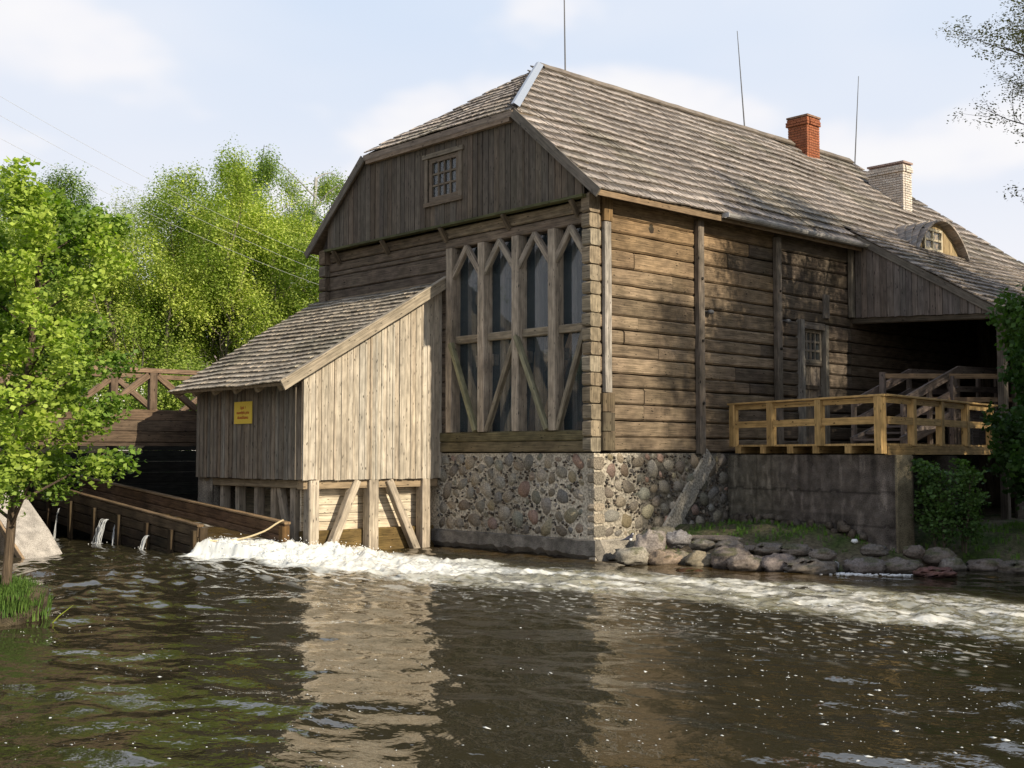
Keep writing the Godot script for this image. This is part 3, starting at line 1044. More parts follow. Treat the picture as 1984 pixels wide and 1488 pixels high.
	one_bar("brace", mill, M.log, Vector3(-1.90, 4.14, 0.08), Vector3(-1.08, 2.38, 0.08), Z, 0.10, 0.11, Color(0.27, 0.25, 0.16), 0.012)
	one_bar("brace", mill, M.log, Vector3(-0.17, 4.14, 0.03), Vector3(-0.86, 2.38, 0.03), Z, 0.10, 0.11, Color(0.25, 0.21, 0.15), 0.012)
	# room behind the panes
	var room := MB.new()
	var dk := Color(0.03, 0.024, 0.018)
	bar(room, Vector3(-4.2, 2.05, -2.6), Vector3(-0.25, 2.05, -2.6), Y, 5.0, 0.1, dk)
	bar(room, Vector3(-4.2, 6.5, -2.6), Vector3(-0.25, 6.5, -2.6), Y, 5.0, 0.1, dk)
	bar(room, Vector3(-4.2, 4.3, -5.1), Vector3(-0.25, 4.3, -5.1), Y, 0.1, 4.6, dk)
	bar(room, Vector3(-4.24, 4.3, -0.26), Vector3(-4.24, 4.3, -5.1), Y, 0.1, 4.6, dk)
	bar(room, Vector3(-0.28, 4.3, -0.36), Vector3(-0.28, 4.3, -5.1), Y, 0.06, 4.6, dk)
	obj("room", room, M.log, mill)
	for q in [[Vector3(-3.2, 2.1, -1.6), Vector3(-2.9, 4.3, -1.6)], [Vector3(-2.6, 2.1, -1.2), Vector3(-1.6, 4.6, -1.4)], [Vector3(-1.2, 2.1, -1.5), Vector3(-0.7, 4.2, -1.5)]]:
		one_bar("inner_beam", mill, M.log, q[0], q[1], Z, 0.22, 0.2, Color(0.30, 0.20, 0.12), 0.02)

	# ---- jettied gable of upright boards under the half hip
	var x := -8.0
	while x < -0.06:
		var w := rf(0.12, 0.19)
		var x1 := minf(x + w, -0.04)
		var top := func(q: float): return minf(8.26, roof_y(EAVE_X - absf(absf(q - RIDGE_X) - 4.52)) - 0.10)
		var t0: float = top.call(x + 0.004)
		var t1: float = top.call(x1 - 0.004)
		var low := 6.50 + rf(-0.012, 0.0)
		var col := vary(Color(0.145, 0.118, 0.09), 0.2)
		if t0 > low + 0.05 or t1 > low + 0.05:
			if x1 > -4.37 and x < -3.43:      # round the small window
				board("gable_board", mill, M.plank, Vector3(x + 0.006, 0, 0.15), Vector3(x1 - 0.006, 0, 0.15), Z, 0.028, low, low, 7.02, 7.02, col)
				board("gable_board", mill, M.plank, Vector3(x + 0.006, 0, 0.15), Vector3(x1 - 0.006, 0, 0.15), Z, 0.028, 7.90, 7.90, maxf(t0, 7.95), maxf(t1, 7.95), col)
			else:
				board("gable_board", mill, M.plank, Vector3(x + 0.006, 0, 0.15), Vector3(x1 - 0.006, 0, 0.15), Z, 0.028, low, low, maxf(t0, low + 0.02), maxf(t1, low + 0.02), col)
				# cover strip over the joint
				var mb := MB.new()
				var ts := minf(t1, 8.26)
				if ts > low + 0.3 and rng.randf() < 0.6:
					bar(mb, Vector3(x1, low, 0.186), Vector3(x1, ts, 0.186), Z, 0.045, 0.016, vary(col, 0.2))
					obj("cover_strip", mb, M.plank, mill)
		x = x1
	var back := MB.new()
	slab(back, [Vector3(-8.3, 6.52, 0.06), Vector3(-0.02, 6.52, 0.06), Vector3(-0.25, 6.9, 0.06), Vector3(-1.9, 8.3, 0.06), Vector3(-6.4, 8.3, 0.06), Vector3(-8.07, 6.9, 0.06)], Vector3(0, 0, 0.05), Color(0.06, 0.05, 0.04))
	obj("gable_backing", back, M.log, mill)
	one_bar("gable_ledge", mill, M.plank, Vector3(-8.06, 6.49, 0.15), Vector3(-0.04, 6.49, 0.15), Y, 0.16, 0.045, Color(0.11, 0.11, 0.05), 0.0, 0.003, 16, 0.3)
	for bx in [-7.75, -5.95, -4.0, -2.15, -0.35]:
		one_bar("bracket", mill, M.log, Vector3(bx, 6.20, 0.02), Vector3(bx, 6.46, 0.20), X, 0.10, 0.07, Color(0.17, 0.13, 0.09), 0.01)
	window_unit("gable_window", mill, Vector3(-4.36, 7.02, 0.165), X, Z, 0.93, 0.88, 4, 3, Color(0.20, 0.155, 0.11), M.plank, 0.09, 0.035)
	for k in 2: one_bar("window_board", mill, M.plank, Vector3(-4.45 if k == 0 else -3.38, 6.98, 0.195), Vector3(-4.45 if k == 0 else -3.38, 7.95, 0.195), Z, 0.10, 0.03, Color(0.22, 0.18, 0.13))
	one_bar("window_board", mill, M.plank, Vector3(-4.5, 6.97, 0.21), Vector3(-3.32, 6.97, 0.21), Z, 0.08, 0.04, Color(0.21, 0.16, 0.11))
	one_bar("window_board", mill, M.plank, Vector3(-4.55, 7.96, 0.21), Vector3(-3.28, 7.96, 0.21), Z, 0.09, 0.04, Color(0.23, 0.19, 0.14))

	# ---- roof
	var rm := MB.new()
	var wood_u := Color(0.20, 0.15, 0.10)
	var th := Vector3(-0.045, -0.06, 0)
	var kx := -1.78      # half-hip knee
	var ky := roof_y(kx)
	slab(rm, [Vector3(EAVE_X, EAVE_Y, VERGE_Z), Vector3(kx, ky, VERGE_Z), Vector3(RIDGE_X, RIDGE_Y, -2.71), Vector3(RIDGE_X, RIDGE_Y, -15.3), Vector3(EAVE_X, EAVE_Y, -19.3)], th, wood_u)
	var LX := 2.0 * RIDGE_X
	slab(rm, [Vector3(LX - EAVE_X, EAVE_Y, VERGE_Z), Vector3(LX - kx, ky, VERGE_Z), Vector3(RIDGE_X, RIDGE_Y, -2.71), Vector3(RIDGE_X, RIDGE_Y, -15.3), Vector3(LX - EAVE_X, EAVE_Y, -19.3)], Vector3(0.045, -0.06, 0), wood_u)
	slab(rm, [Vector3(kx, ky, VERGE_Z), Vector3(LX - kx, ky, VERGE_Z), Vector3(RIDGE_X, RIDGE_Y, -2.71)], Vector3(0, -0.07, -0.03), wood_u)
	slab(rm, [Vector3(EAVE_X, EAVE_Y, -19.3), Vector3(LX - EAVE_X, EAVE_Y, -19.3), Vector3(RIDGE_X, RIDGE_Y, -15.3)], Vector3(0, -0.07, 0.03), wood_u)
	# roof over the porch, flatter
	slab(rm, [Vector3(-0.32, 7.135, -8.38), Vector3(3.62, 4.755, -8.38), Vector3(3.62, 4.755, -19.0), Vector3(-0.32, 7.135, -18.6)], Vector3(-0.04, -0.07, 0), wood_u)
	var roof := obj("roof", rm, M.plank, mill)
	var list := []
	var csh := Color(0.30, 0.257, 0.22)
	var up := Vector3(-1, SL, 0).normalized()
	var L := 4.52 * sqrt(1.0 + SL * SL)
	shingle_list(list, Vector3(EAVE_X + 0.02, EAVE_Y - 0.01, 0), Vector3(0, 0, -1), up, L, 0.345, func(h):
		var xx: float = EAVE_X - h / sqrt(1.0 + SL * SL)
		var z0 := VERGE_Z
		if xx < kx: z0 = lerpf(VERGE_Z, -2.71, (kx - xx) / (kx - RIDGE_X))
		var z1 := lerpf(-19.3, -15.3, (EAVE_X - xx) / (EAVE_X - RIDGE_X))
		if xx > -0.25: z1 = -8.42
		return Vector2(-z0 - 0.02, -z1), 0.055, 0.10, csh, 0.03)
	var hup := (Vector3(RIDGE_X, RIDGE_Y, -2.71) - Vector3(RIDGE_X, ky, VERGE_Z))
	var hl := hup.length()
	var hw := RIDGE_X - (LX - kx)
	shingle_list(list, Vector3(RIDGE_X, ky, VERGE_Z + 0.02), Vector3.RIGHT, hup / hl, hl, 0.30, func(h): return Vector2(-1, 1) * hw * (1.0 - h / hl), 0.06, 0.10, csh, 0.026)
	var pup := Vector3(-3.94, 2.38, 0)
	shingle_list(list, Vector3(3.65, 4.745, -8.36), Vector3(0, 0, -1), pup.normalized(), pup.length(), 0.30, func(_h): return Vector2(0, 10.4), 0.055, 0.10, shade(csh, 0.95), 0.03)
	lay_shingles(list, roof)
	# ridge cap, metal strip on the hip, verge and eave boards
	one_bar("ridge_board", roof, M.shingle, Vector3(RIDGE_X + 0.08, RIDGE_Y + 0.02, -2.75), Vector3(RIDGE_X + 0.08, RIDGE_Y + 0.02, -15.3), Vector3(1, 1.1, 0), 0.22, 0.05, Color(0.24, 0.20, 0.16), 0.0, 0.008, 40, 0.2)
	var hipm := MB.new()
	var hA := Vector3(kx, ky, VERGE_Z)
	var hB := Vector3(RIDGE_X, RIDGE_Y, -2.71)
	var upn := Vector3(0.45, 1.0, 0.4).normalized() * 0.125
	var s1 := Vector3(0.10, -0.085, -0.06)
	var s2 := Vector3(-0.07, -0.01, 0.012)
	hipm.quad(hA + upn, hB + upn, hB + upn + s1, hA + upn + s1, Vector3(-4, 6, -4), Color(0.29, 0.32, 0.37), Color(0.29, 0.32, 0.37), Vector2.ZERO, Vector2.ONE)
	hipm.quad(hA + upn, hB + upn, hB + upn + s2, hA + upn + s2, Vector3(-4, 6, -4), Color(0.29, 0.32, 0.37), Color(0.29, 0.32, 0.37), Vector2.ZERO, Vector2.ONE)
	tag(obj("hip_flashing", hipm, M.paint, roof), "pale metal strip along the near hip")
	var vc := Color(0.21, 0.18, 0.145)
	one_bar("verge_board", roof, M.plank, Vector3(EAVE_X + 0.04, EAVE_Y - 0.10, VERGE_Z + 0.03), Vector3(kx, ky - 0.07, VERGE_Z + 0.03), Z, 0.17, 0.035, vc, 0.0, 0.002, 6, 0.2)
	one_bar("verge_board", roof, M.plank, Vector3(LX - EAVE_X - 0.04, EAVE_Y - 0.10, VERGE_Z + 0.03), Vector3(LX - kx, ky - 0.07, VERGE_Z + 0.03), Z, 0.17, 0.035, vc, 0.0, 0.002, 6, 0.2)
	one_bar("eave_board", roof, M.plank, Vector3(kx - 0.02, ky - 0.07, VERGE_Z + 0.02), Vector3(LX - kx + 0.02, ky - 0.07, VERGE_Z + 0.02), Z, 0.12, 0.03, Color(0.28, 0.22, 0.17), 0.0, 0.002, 6, 0.2)
	one_bar("soffit_board", roof, M.plank, Vector3(kx - 0.1, ky - 0.15, VERGE_Z - 0.02), Vector3(LX - kx + 0.1, ky - 0.15, VERGE_Z - 0.02), Y, 0.10, 0.12, Color(0.27, 0.20, 0.14), 0.0, 0.002, 6, 0.2)
	one_bar("eave_board", roof, M.plank, Vector3(EAVE_X - 0.02, EAVE_Y - 0.075, VERGE_Z), Vector3(EAVE_X - 0.02, EAVE_Y - 0.075, -8.3), X, 0.10, 0.03, Color(0.30, 0.21, 0.13), 0.0, 0.002, 10, 0.2)
	one_bar("eave_plate", mill, M.log, Vector3(0.06, 6.56, 0.1), Vector3(0.06, 6.56, -8.4), Y, 0.12, 0.1, Color(0.14, 0.10, 0.07), 0.01, 0.0, 10, 0.3)
	# gutter: a half round of sheet metal, open above
	var gm := MB.new()
	for i in 24:
		var z0 := lerpf(-3.25, -8.78, i / 24.0)
		var z1 := lerpf(-3.25, -8.78, (i + 1) / 24.0)
		for s in 7:
			var a0 := PI * (1.0 + s / 7.0)
			var a1 := PI * (1.0 + (s + 1) / 7.0)
			var o := Vector3(0.45, 6.56, 0)
			var e0 := Vector3(cos(a0), sin(a0), 0) * 0.085
			var e1 := Vector3(cos(a1), sin(a1), 0) * 0.085
			var cc := shade(Color(0.46, 0.44, 0.42), 1.0 + 0.5 * nz.get_noise_1d(z0 * 4.0))
			gm.quad(o + e0 + Z * z0, o + e1 + Z * z0, o + e1 + Z * z1, o + e0 + Z * z1, o + Z * z0, cc, cc, Vector2.ZERO, Vector2.ONE)
	for ge in [-3.25, -8.78]:
		bar(gm, Vector3(0.365, 6.53, ge), Vector3(0.535, 6.53, ge), Y, 0.01, 0.09, Color(0.62, 0.62, 0.62))
	obj("gutter", gm, M.rust, mill)
	# lightning rods
	for q in [[Vector3(-4.16, 10.35, -3.55), Vector3(-4.16, 13.6, -3.50)], [Vector3(-4.16, 10.35, -10.26), Vector3(-4.16, 13.0, -9.97)], [Vector3(-4.16, 10.25, -15.6), Vector3(-4.1, 13.05, -15.8)]]:
		var mb := MB.new()
		mb.tube(PackedVector3Array([q[0], q[0].lerp(q[1], 0.5), q[1]]), PackedFloat32Array([0.02, 0.015, 0.009]), 6, Color(0.2, 0.2, 0.21), true)
		obj("lightning_rod", mb, M.rust, mill)
	# ---- chimneys
	chimney(mill, Vector3(-4.25, 9.9, -12.95), 0.62, 0.60, 1.22, Color(0.42, 0.15, 0.075), Color(0.33, 0.20, 0.14), "red brick chimney on the ridge", 0.07)
	chimney(mill, Vector3(-2.89, 8.2, -14.65), 1.04, 0.46, 1.62, Color(0.80, 0.72, 0.62), Color(0.45, 0.33, 0.28), "white brick chimney on the roof slope", 0.065)
	# ---- eyebrow dormer
	var dm := MB.new()
	var arch := func(t: float) -> Vector2:        # (z, y)
		return Vector2(lerpf(-10.75, -13.25, t), 6.78 + 0.82 * pow(sin(PI * clampf(t, 0.0, 1.0)), 0.8))
	var N := 28
	for i in N:
		var p0: Vector2 = arch.call(float(i) / N)
		var p1: Vector2 = arch.call(float(i + 1) / N)
		for r in 5:
			var f0 := r / 5.0
			var f1 := (r + 1) / 5.0
			var xe0 := EAVE_X - (p0.y - EAVE_Y) / SL - 0.12
			var xe1 := EAVE_X - (p1.y - EAVE_Y) / SL - 0.12
			var l := 0.02
			var A := Vector3(lerpf(0.42, xe0, f0), p0.y + l + 0.01, p0.x)
			var B := Vector3(lerpf(0.42, xe1, f0), p1.y + l + 0.01, p1.x)
			var C := Vector3(lerpf(0.42, xe1, f1), p1.y - 0.01, p1.x)
			var D := Vector3(lerpf(0.42, xe0, f1), p0.y - 0.01, p0.x)
			var cc := vary(csh, 0.25)
			var dn := Vector3(0, -0.055, 0)
			dm.loft([PackedVector3Array([A, B, B + dn, A + dn]), PackedVector3Array([D, C, C + dn, D + dn])], [shade(cc, 1.15), shade(cc, 0.8)], uvr(), 2.0, 0.8)
	var dorm := obj("dormer", dm, M.shingle, mill)
	var i2 := 0
	var zz := -10.85
	while zz > -13.15:
		var w := 0.14
		var tA := (-10.75 - zz) / 2.5
		var tB := (-10.75 - zz + w) / 2.5
		var ya: float = arch.call(clampf(tA, 0, 1)).y - 0.05
		var yb: float = arch.call(clampf(tB, 0, 1)).y - 0.05
		board("dormer_board", dorm, M.plank, Vector3(0.16, 0, zz - 0.004), Vector3(0.16, 0, zz - w + 0.004), X, 0.03, 6.6, 6.6, maxf(ya, 6.62), maxf(yb, 6.62), vary(Color(0.42, 0.31, 0.17), 0.12))
		zz -= w
		i2 += 1
	window_unit("dormer_window", dorm, Vector3(0.24, 6.84, -11.30), Vector3(0, 0, -1), X, 0.88, 0.54, 2, 2, Color(0.62, 0.54, 0.38), M.plank, 0.06, 0.05)
	# ---- porch: board face towards the river, post, tie beam
	zz = 0.13
	while zz < 3.5:
		var w := rf(0.12, 0.17)
		var x1 := minf(zz + w, 3.5)
		var t0 := 7.135 - 0.604 * (zz + 0.32) - 0.10
		var t1 := 7.135 - 0.604 * (x1 + 0.32) - 0.10
		var low0 := 4.97 - 0.05 * zz
		board("porch_board", mill, M.plank, Vector3(zz + 0.005, 0, -8.42), Vector3(x1 - 0.005, 0, -8.42), Z, 0.028, low0 + rf(-0.01, 0.01), low0 + rf(-0.01, 0.01), maxf(t0, low0 + 0.03), maxf(t1, low0 + 0.02), vary(Color(0.23, 0.19, 0.16), 0.18))
		zz = x1
	one_bar("porch_verge", mill, M.plank, Vector3(0.2, 6.72, -8.36), Vector3(3.68, 4.62, -8.36), Z, 0.14, 0.035, Color(0.22, 0.19, 0.15), 0.0, 0.002, 8, 0.2)
	one_bar("porch_beam", mill, M.log, Vector3(0.0, 4.92, -8.50), Vector3(3.5, 4.76, -8.50), Y, 0.14, 0.16, Color(0.14, 0.11, 0.08), 0.02)
	one_bar("porch_post", mill, M.log, Vector3(3.40, 0.5, -8.47), Vector3(3.40, 4.8, -8.47), Z, 0.16, 0.16, Color(0.17, 0.14, 0.11), 0.02, 0.003, 6, 0.2)
	one_bar("porch_post", mill, M.log, Vector3(3.40, 0.5, -13.0), Vector3(3.40, 4.8, -13.0), Z, 0.16, 0.16, Color(0.17, 0.14, 0.11), 0.02, 0.003, 6, 0.2)
	var px2 := -0.1
	while px2 < 3.4:
		board("porch_end_board", mill, M.log, Vector3(px2 + 0.004, 0, -14.5), Vector3(px2 + 0.196, 0, -14.5), Z, 0.03, 0.5, 0.5, 6.8 - 0.6 * px2, 6.7 - 0.6 * px2, vary(Color(0.10, 0.075, 0.05), 0.15))
		px2 += 0.2
	# outer wall of the porch behind the bush
	one_bar("porch_wall", mill, M.log, Vector3(3.42, 2.6, -8.9), Vector3(3.42, 2.6, -14.5), Y, 0.06, 4.3, Color(0.10, 0.08, 0.055))
	# ---- door in the long wall
	var dj := MB.new()
	bar(dj, Vector3(0.03, 2.12, -6.36), Vector3(0.03, 4.78, -6.36), X, 0.13, 0.14, Color(0.29, 0.26, 0.22))
	bar(dj, Vector3(0.03, 2.12, -7.28), Vector3(0.03, 4.72, -7.28), X, 0.12, 0.14, Color(0.25, 0.22, 0.18))
	bar(dj, Vector3(0.03, 4.67, -6.44), Vector3(0.03, 4.67, -7.21), X, 0.14, 0.13, Color(0.22, 0.185, 0.15))
	var door := obj("door_frame", dj, M.log, mill)
	for i in 5:
		one_bar("door_board", door, M.plank, Vector3(-0.06, 2.12, -6.5 - i * 0.155), Vector3(-0.06, 3.86, -6.5 - i * 0.155), X, 0.148, 0.05, vary(Color(0.20, 0.165, 0.13), 0.12))
	one_bar("door_rail", door, M.plank, Vector3(-0.02, 3.36, -6.43), Vector3(-0.02, 3.36, -7.1), X, 0.09, 0.05, Color(0.08, 0.065, 0.05))
	one_bar("door_rail", door, M.plank, Vector3(-0.02, 3.86, -6.43), Vector3(-0.02, 3.86, -7.21), X, 0.06, 0.08, Color(0.12, 0.10, 0.08))
	window_unit("door_window", mill, Vector3(-0.03, 3.89, -6.43), Vector3(0, 0, -1), X, 0.78, 0.71, 4, 3, Color(0.26, 0.22, 0.17), M.plank, 0.07, 0.045)
	var hd := MB.new()
	hd.tube(PackedVector3Array([Vector3(-0.03, 3.16, -7.12), Vector3(0.05, 3.16, -7.12), Vector3(0.05, 3.06, -7.12)]), PackedFloat32Array([0.018, 0.018, 0.012]), 6, Color(0.05, 0.05, 0.05), true)
	obj("door_handle", hd, M.rust, door)
	one_bar("wall_board", mill, M.log, Vector3(0.03, 4.88, -7.36), Vector3(0.03, 5.40, -7.36), X, 0.2, 0.05, Color(0.22, 0.19, 0.16))
	# ---- walls on the sides turned away
	var bw := MB.new()
	bar(bw, Vector3(-8.2, 4.2, -0.3), Vector3(-8.2, 4.2, -19.0), Y, 0.2, 4.7, Color(0.16, 0.125, 0.09))
	bar(bw, Vector3(-8.2, 4.2, -19.0), Vector3(-0.1, 4.2, -19.0), Y, 0.2, 4.7, Color(0.16, 0.125, 0.09))
	obj("rear_wall", bw, M.log, mill)

func chimney(mill: Node, o: Vector3, wx: float, wz: float, h: float, brick: Color, joint: Color, label: String, course: float) -> void:
	# o: corner with the smallest x and z; bricks laid singly round a core
	var core := MB.new()
	bar(core, o + Vector3(wx * 0.5, 0, wz * 0.5), o + Vector3(wx * 0.5, h - 0.02, wz * 0.5), Vector3.BACK, wx - 0.03, wz - 0.03, joint)
	var root := obj("chimney", core, M.mortar, mill)
	tag(root, label)
	var rows := int(h / course)
	for r in rows:
		var y := o.y + r * course + course * 0.5
		var proud := 0.045 if r >= rows - 3 and r < rows - 1 else (0.02 if r == rows - 1 else 0.0)
		var shift := 0.0 if r % 2 == 0 else 0.5
		for side in 2:                       # the two faces that the river side sees
			var len_ := wx if side == 0 else wz
			var bl := 0.21
			var n := maxi(2, roundi(len_ / bl))
			bl = len_ / n
			var k := -shift
			while k < n:
				var a := clampf(k * bl, 0.0, len_)
				var b := clampf((k + 1.0) * bl, 0.0, len_)
				k += 1.0
				if b - a < 0.03: continue
				var ctr: Vector3
				if side == 0: 
					ctr = o + Vector3(0, 0, wz - 0.05 + proud)
					ctr.y = y
					one_bar("brick", root, M.brick, ctr + Vector3(a + 0.006 - (proud if a == 0.0 else 0.0), 0, 0), ctr + Vector3(b - 0.006 + (proud - 0.002 if b == len_ else 0.0), 0, 0), Vector3.UP, 0.10, course - 0.012, vary(brick, 0.16), 0.006)
				else:
					ctr = o + Vector3(wx - 0.05 + proud, 0, 0)
					ctr.y = y
					one_bar("brick", root, M.brick, ctr + Vector3(0, 0, a + 0.006), ctr + Vector3(0, 0, minf(b - 0.006, len_ - 0.103)), Vector3.UP, 0.102, course - 0.013, vary(brick, 0.16), 0.006)
	var cap := MB.new()
	bar(cap, o + Vector3(-0.03, h + 0.01, wz * 0.5), o + Vector3(wx + 0.03, h + 0.01, wz * 0.5), Vector3.UP, wz + 0.05, 0.05, shade(joint, 1.2))
	obj("chimney_cap", cap, M.mortar, root)

# ---------------------------------------------------------------- wheel shed leaning on the gable
func build_shed() -> void:
	var X := Vector3.RIGHT
	var Y := Vector3.UP
	var Z := Vector3.BACK
	var shed := thing("lean_to_shed", "pale plank lean-to shed with shingled pent roof standing on posts over the race", "shed", Vector3(-4.17, 0, 3.27))
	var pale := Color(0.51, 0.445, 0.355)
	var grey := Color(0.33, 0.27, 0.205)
	var rtop := func(z: float) -> float: return 5.42 - 0.594 * z
	# end face, upright boards
	var z := 3.27
	while z > 0.02:
		var w := 0.136 * rf(0.9, 1.1)
		var z1 := maxf(z - w, 0.0)
		var t0: float = rtop.call(z) - 0.07
		var t1: float = rtop.call(z1) - 0.07
		var b := 1.455 + rf(-0.012, 0.012)
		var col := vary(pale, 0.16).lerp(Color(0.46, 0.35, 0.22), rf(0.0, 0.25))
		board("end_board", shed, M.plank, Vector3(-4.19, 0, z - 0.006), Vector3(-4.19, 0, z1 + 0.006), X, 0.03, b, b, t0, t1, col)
		if rng.randf() < 0.85:
			var mb := MB.new()
			bar(mb, Vector3(-4.152, b + rf(0, 0.01), z1), Vector3(-4.152, t1 - 0.02, z1), X, 0.042, 0.02, vary(shade(col, 0.92), 0.15), 0.0, 0.0, 4, 0.2)
			obj("end_strip", shed_part(mb), M.plank, shed)
		z = z1
	# front face
	var x := -8.12
	while x < -4.2:
		var w := 0.15 * rf(0.85, 1.15)
		var x1 := minf(x + w, -4.195)
		var b := 1.465 + rf(-0.01, 0.01)
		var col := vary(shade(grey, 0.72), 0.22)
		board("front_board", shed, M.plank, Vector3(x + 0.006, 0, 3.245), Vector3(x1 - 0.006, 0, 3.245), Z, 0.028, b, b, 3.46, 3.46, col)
		if x1 < -4.3:
			var mb := MB.new()
			bar(mb, Vector3(x1, b, 3.283), Vector3(x1, 3.44, 3.283), Z, 0.045, 0.02, vary(col, 0.2), 0.0, 0.0, 4, 0.25)
			obj("front_strip", mb, M.plank, shed)
		x = x1
	x = 3.2
	var lw := MB.new()
	slab(lw, [Vector3(-8.12, 1.47, 0.0), Vector3(-8.12, 1.47, 3.24), Vector3(-8.12, 3.42, 3.24), Vector3(-8.12, 5.35, 0.0)], Vector3(0.03, 0, 0), grey)
	obj("rear_side", lw, M.plank, shed)
	var fl := MB.new()
	slab(fl, [Vector3(-8.1, 1.50, 0.02), Vector3(-4.2, 1.50, 0.02), Vector3(-4.2, 1.50, 3.24), Vector3(-8.1, 1.50, 3.24)], Vector3(0, 0.06, 0), Color(0.16, 0.12, 0.08))
	obj("floor_deck", fl, M.plank, shed)
	# roof
	var rm := MB.new()
	var ez := 3.72
	slab(rm, [Vector3(-8.45, rtop.call(0.0), 0.0), Vector3(-4.02, rtop.call(0.0), 0.0), Vector3(-4.02, rtop.call(ez), ez), Vector3(-8.45, rtop.call(ez), ez)], Vector3(0, -0.05, -0.02), Color(0.24, 0.18, 0.11))
	var roof := obj("shed_roof", rm, M.plank, shed)
	var up := Vector3(0, 0.594, -1.0)
	var l := ez * up.length()
	var list := []
	shingle_list(list, Vector3(0, rtop.call(ez) - 0.01, ez + 0.02), X, up.normalized(), l - 0.02, 0.198, func(_h): return Vector2(-8.47, -4.03), 0.08, 0.14, Color(0.31, 0.265, 0.205), 0.024)
	lay_shingles(list, roof)
	one_bar("barge_board", roof, M.plank, Vector3(-3.99, rtop.call(ez) - 0.05, ez + 0.10), Vector3(-3.99, rtop.call(0.0) - 0.04, 0.0), X, 0.20, 0.035, Color(0.36, 0.30, 0.22), 0.0, 0.003, 10, 0.15)
	one_bar("barge_cap", roof, M.plank, Vector3(-4.02, rtop.call(ez) + 0.07, ez + 0.06), Vector3(-4.02, rtop.call(0.0) + 0.07, 0.02), Vector3(0, 1, 0.59), 0.13, 0.025, Color(0.38, 0.32, 0.24), 0.0, 0.003, 10, 0.15)
	for rx in [-8.3, -7.55, -6.75, -5.95, -5.15, -4.35]:
		one_bar("rafter_end", roof, M.plank, Vector3(rx, rtop.call(3.0) - 0.12, 3.0), Vector3(rx, rtop.call(3.66) - 0.12, 3.66), Y, 0.09, 0.11, Color(0.25, 0.19, 0.12))
	# posts and braces under the end face
	var pc := Color(0.50, 0.42, 0.32)
	for q in [[3.00, 0.20], [1.66, 0.22], [0.38, 0.20]]:
		one_bar("post", shed, M.plank, Vector3(-4.27, -0.5, q[0]), Vector3(-4.27, 1.45, q[0]), X, q[1], 0.22, vary(pc, 0.08), 0.012, 0.004, 8, 0.2)
	one_bar("strut", shed, M.plank, Vector3(-4.25, 0.0, 2.68), Vector3(-4.25, 1.44, 2.02), X, 0.15, 0.16, pc, 0.012, 0.003, 6, 0.2)
	one_bar("strut", shed, M.plank, Vector3(-4.25, 0.0, 0.55), Vector3(-4.25, 1.44, 1.28), X, 0.15, 0.16, vary(pc, 0.1), 0.012, 0.003, 6, 0.2)
	one_bar("beam", shed, M.plank, Vector3(-4.34, 1.37, 0.05), Vector3(-4.34, 1.37, 3.2), Y, 0.2, 0.16, Color(0.36, 0.27, 0.17), 0.01)
	# plank lining behind the posts, on a mossy beam
	var y := 0.50
	var hs := [0.17, 0.15, 0.16, 0.15, 0.15, 0.14]
	for h in hs:
		one_bar("lining_board", shed, M.plank, Vector3(-4.55, y + h * 0.5, 0.02), Vector3(-4.55, y + h * 0.5, 3.05), Y, 0.05, h - 0.008, vary(Color(0.72, 0.61, 0.45), 0.1), 0.004, 0.002, 6, 0.12)
		y += h
	one_bar("wet_beam", shed, M.log, Vector3(-4.5, 0.16, 0.0), Vector3(-4.5, 0.16, 3.05), Y, 0.2, 0.70, Color(0.17, 0.115, 0.045), 0.02, 0.006, 14, 0.3)
	# posts under the front face
	for q in [[-7.35, 0.13], [-6.75, 0.14], [-6.05, 0.12], [-5.42, 0.17], [-4.75, 0.16], [-4.28, 0.2]]:
		one_bar("post", shed, M.plank, Vector3(q[0], -0.4, 3.02), Vector3(q[0], 1.45, 3.02), Z, q[1], 0.18, vary(Color(0.36, 0.30, 0.23), 0.12), 0.012, 0.003, 6, 0.2)
	one_bar("strut", shed, M.plank, Vector3(-4.92, 0.3, 3.05), Vector3(-5.28, 1.44, 3.05), Z, 0.15, 0.12, Color(0.36, 0.30, 0.23), 0.012)
	one_bar("beam", shed, M.plank, Vector3(-8.0, 1.38, 3.1), Vector3(-4.4, 1.38, 3.1), Y, 0.16, 0.15, Color(0.26, 0.20, 0.13), 0.01)
	y = 0.1
	for i in 8:
		one_bar("lining_board", shed, M.plank, Vector3(-8.0, y + 0.08, 2.5), Vector3(-4.6, y + 0.08, 2.5), Y, 0.05, 0.155, vary(Color(0.30, 0.24, 0.16), 0.15), 0.004, 0.002, 6, 0.2)
		y += 0.165
	# stone pier at the far corner
	var pm := MB.new()
	face_sheet(pm, Vector3(-8.2, 0.0, 3.18), X, Z, 0.62, 1.46, 0.06, 0.03, func(p): return Color(0.30, 0.26, 0.21) * (0.9 + 0.8 * nz2.get_noise_3dv(p * 8.0)))
	bar(pm, Vector3(-7.89, -0.4, 2.85), Vector3(-7.89, 1.46, 2.85), Z, 0.6, 0.6, Color(0.26, 0.23, 0.19))
	obj("pier", pm, M.stone, shed)
	# yellow warning plate, screwed to the front boards
	var sg := thing("warning_sign", "yellow warning plate with three lines of red lettering on the dark shed boards", "sign", Vector3(-6.21, 2.73, 3.30))
	one_bar("plate", sg, M.paint, Vector3(-6.54, 2.735, 3.308), Vector3(-5.88, 2.735, 3.308), Y, 0.012, 0.43, Color(0.64, 0.45, 0.06))
	var lines := ["Lipti  !", "maudytis prie", "draudžiama"]
	var fnt := SystemFont.new()
	fnt.font_names = PackedStringArray(["Droid Sans"])
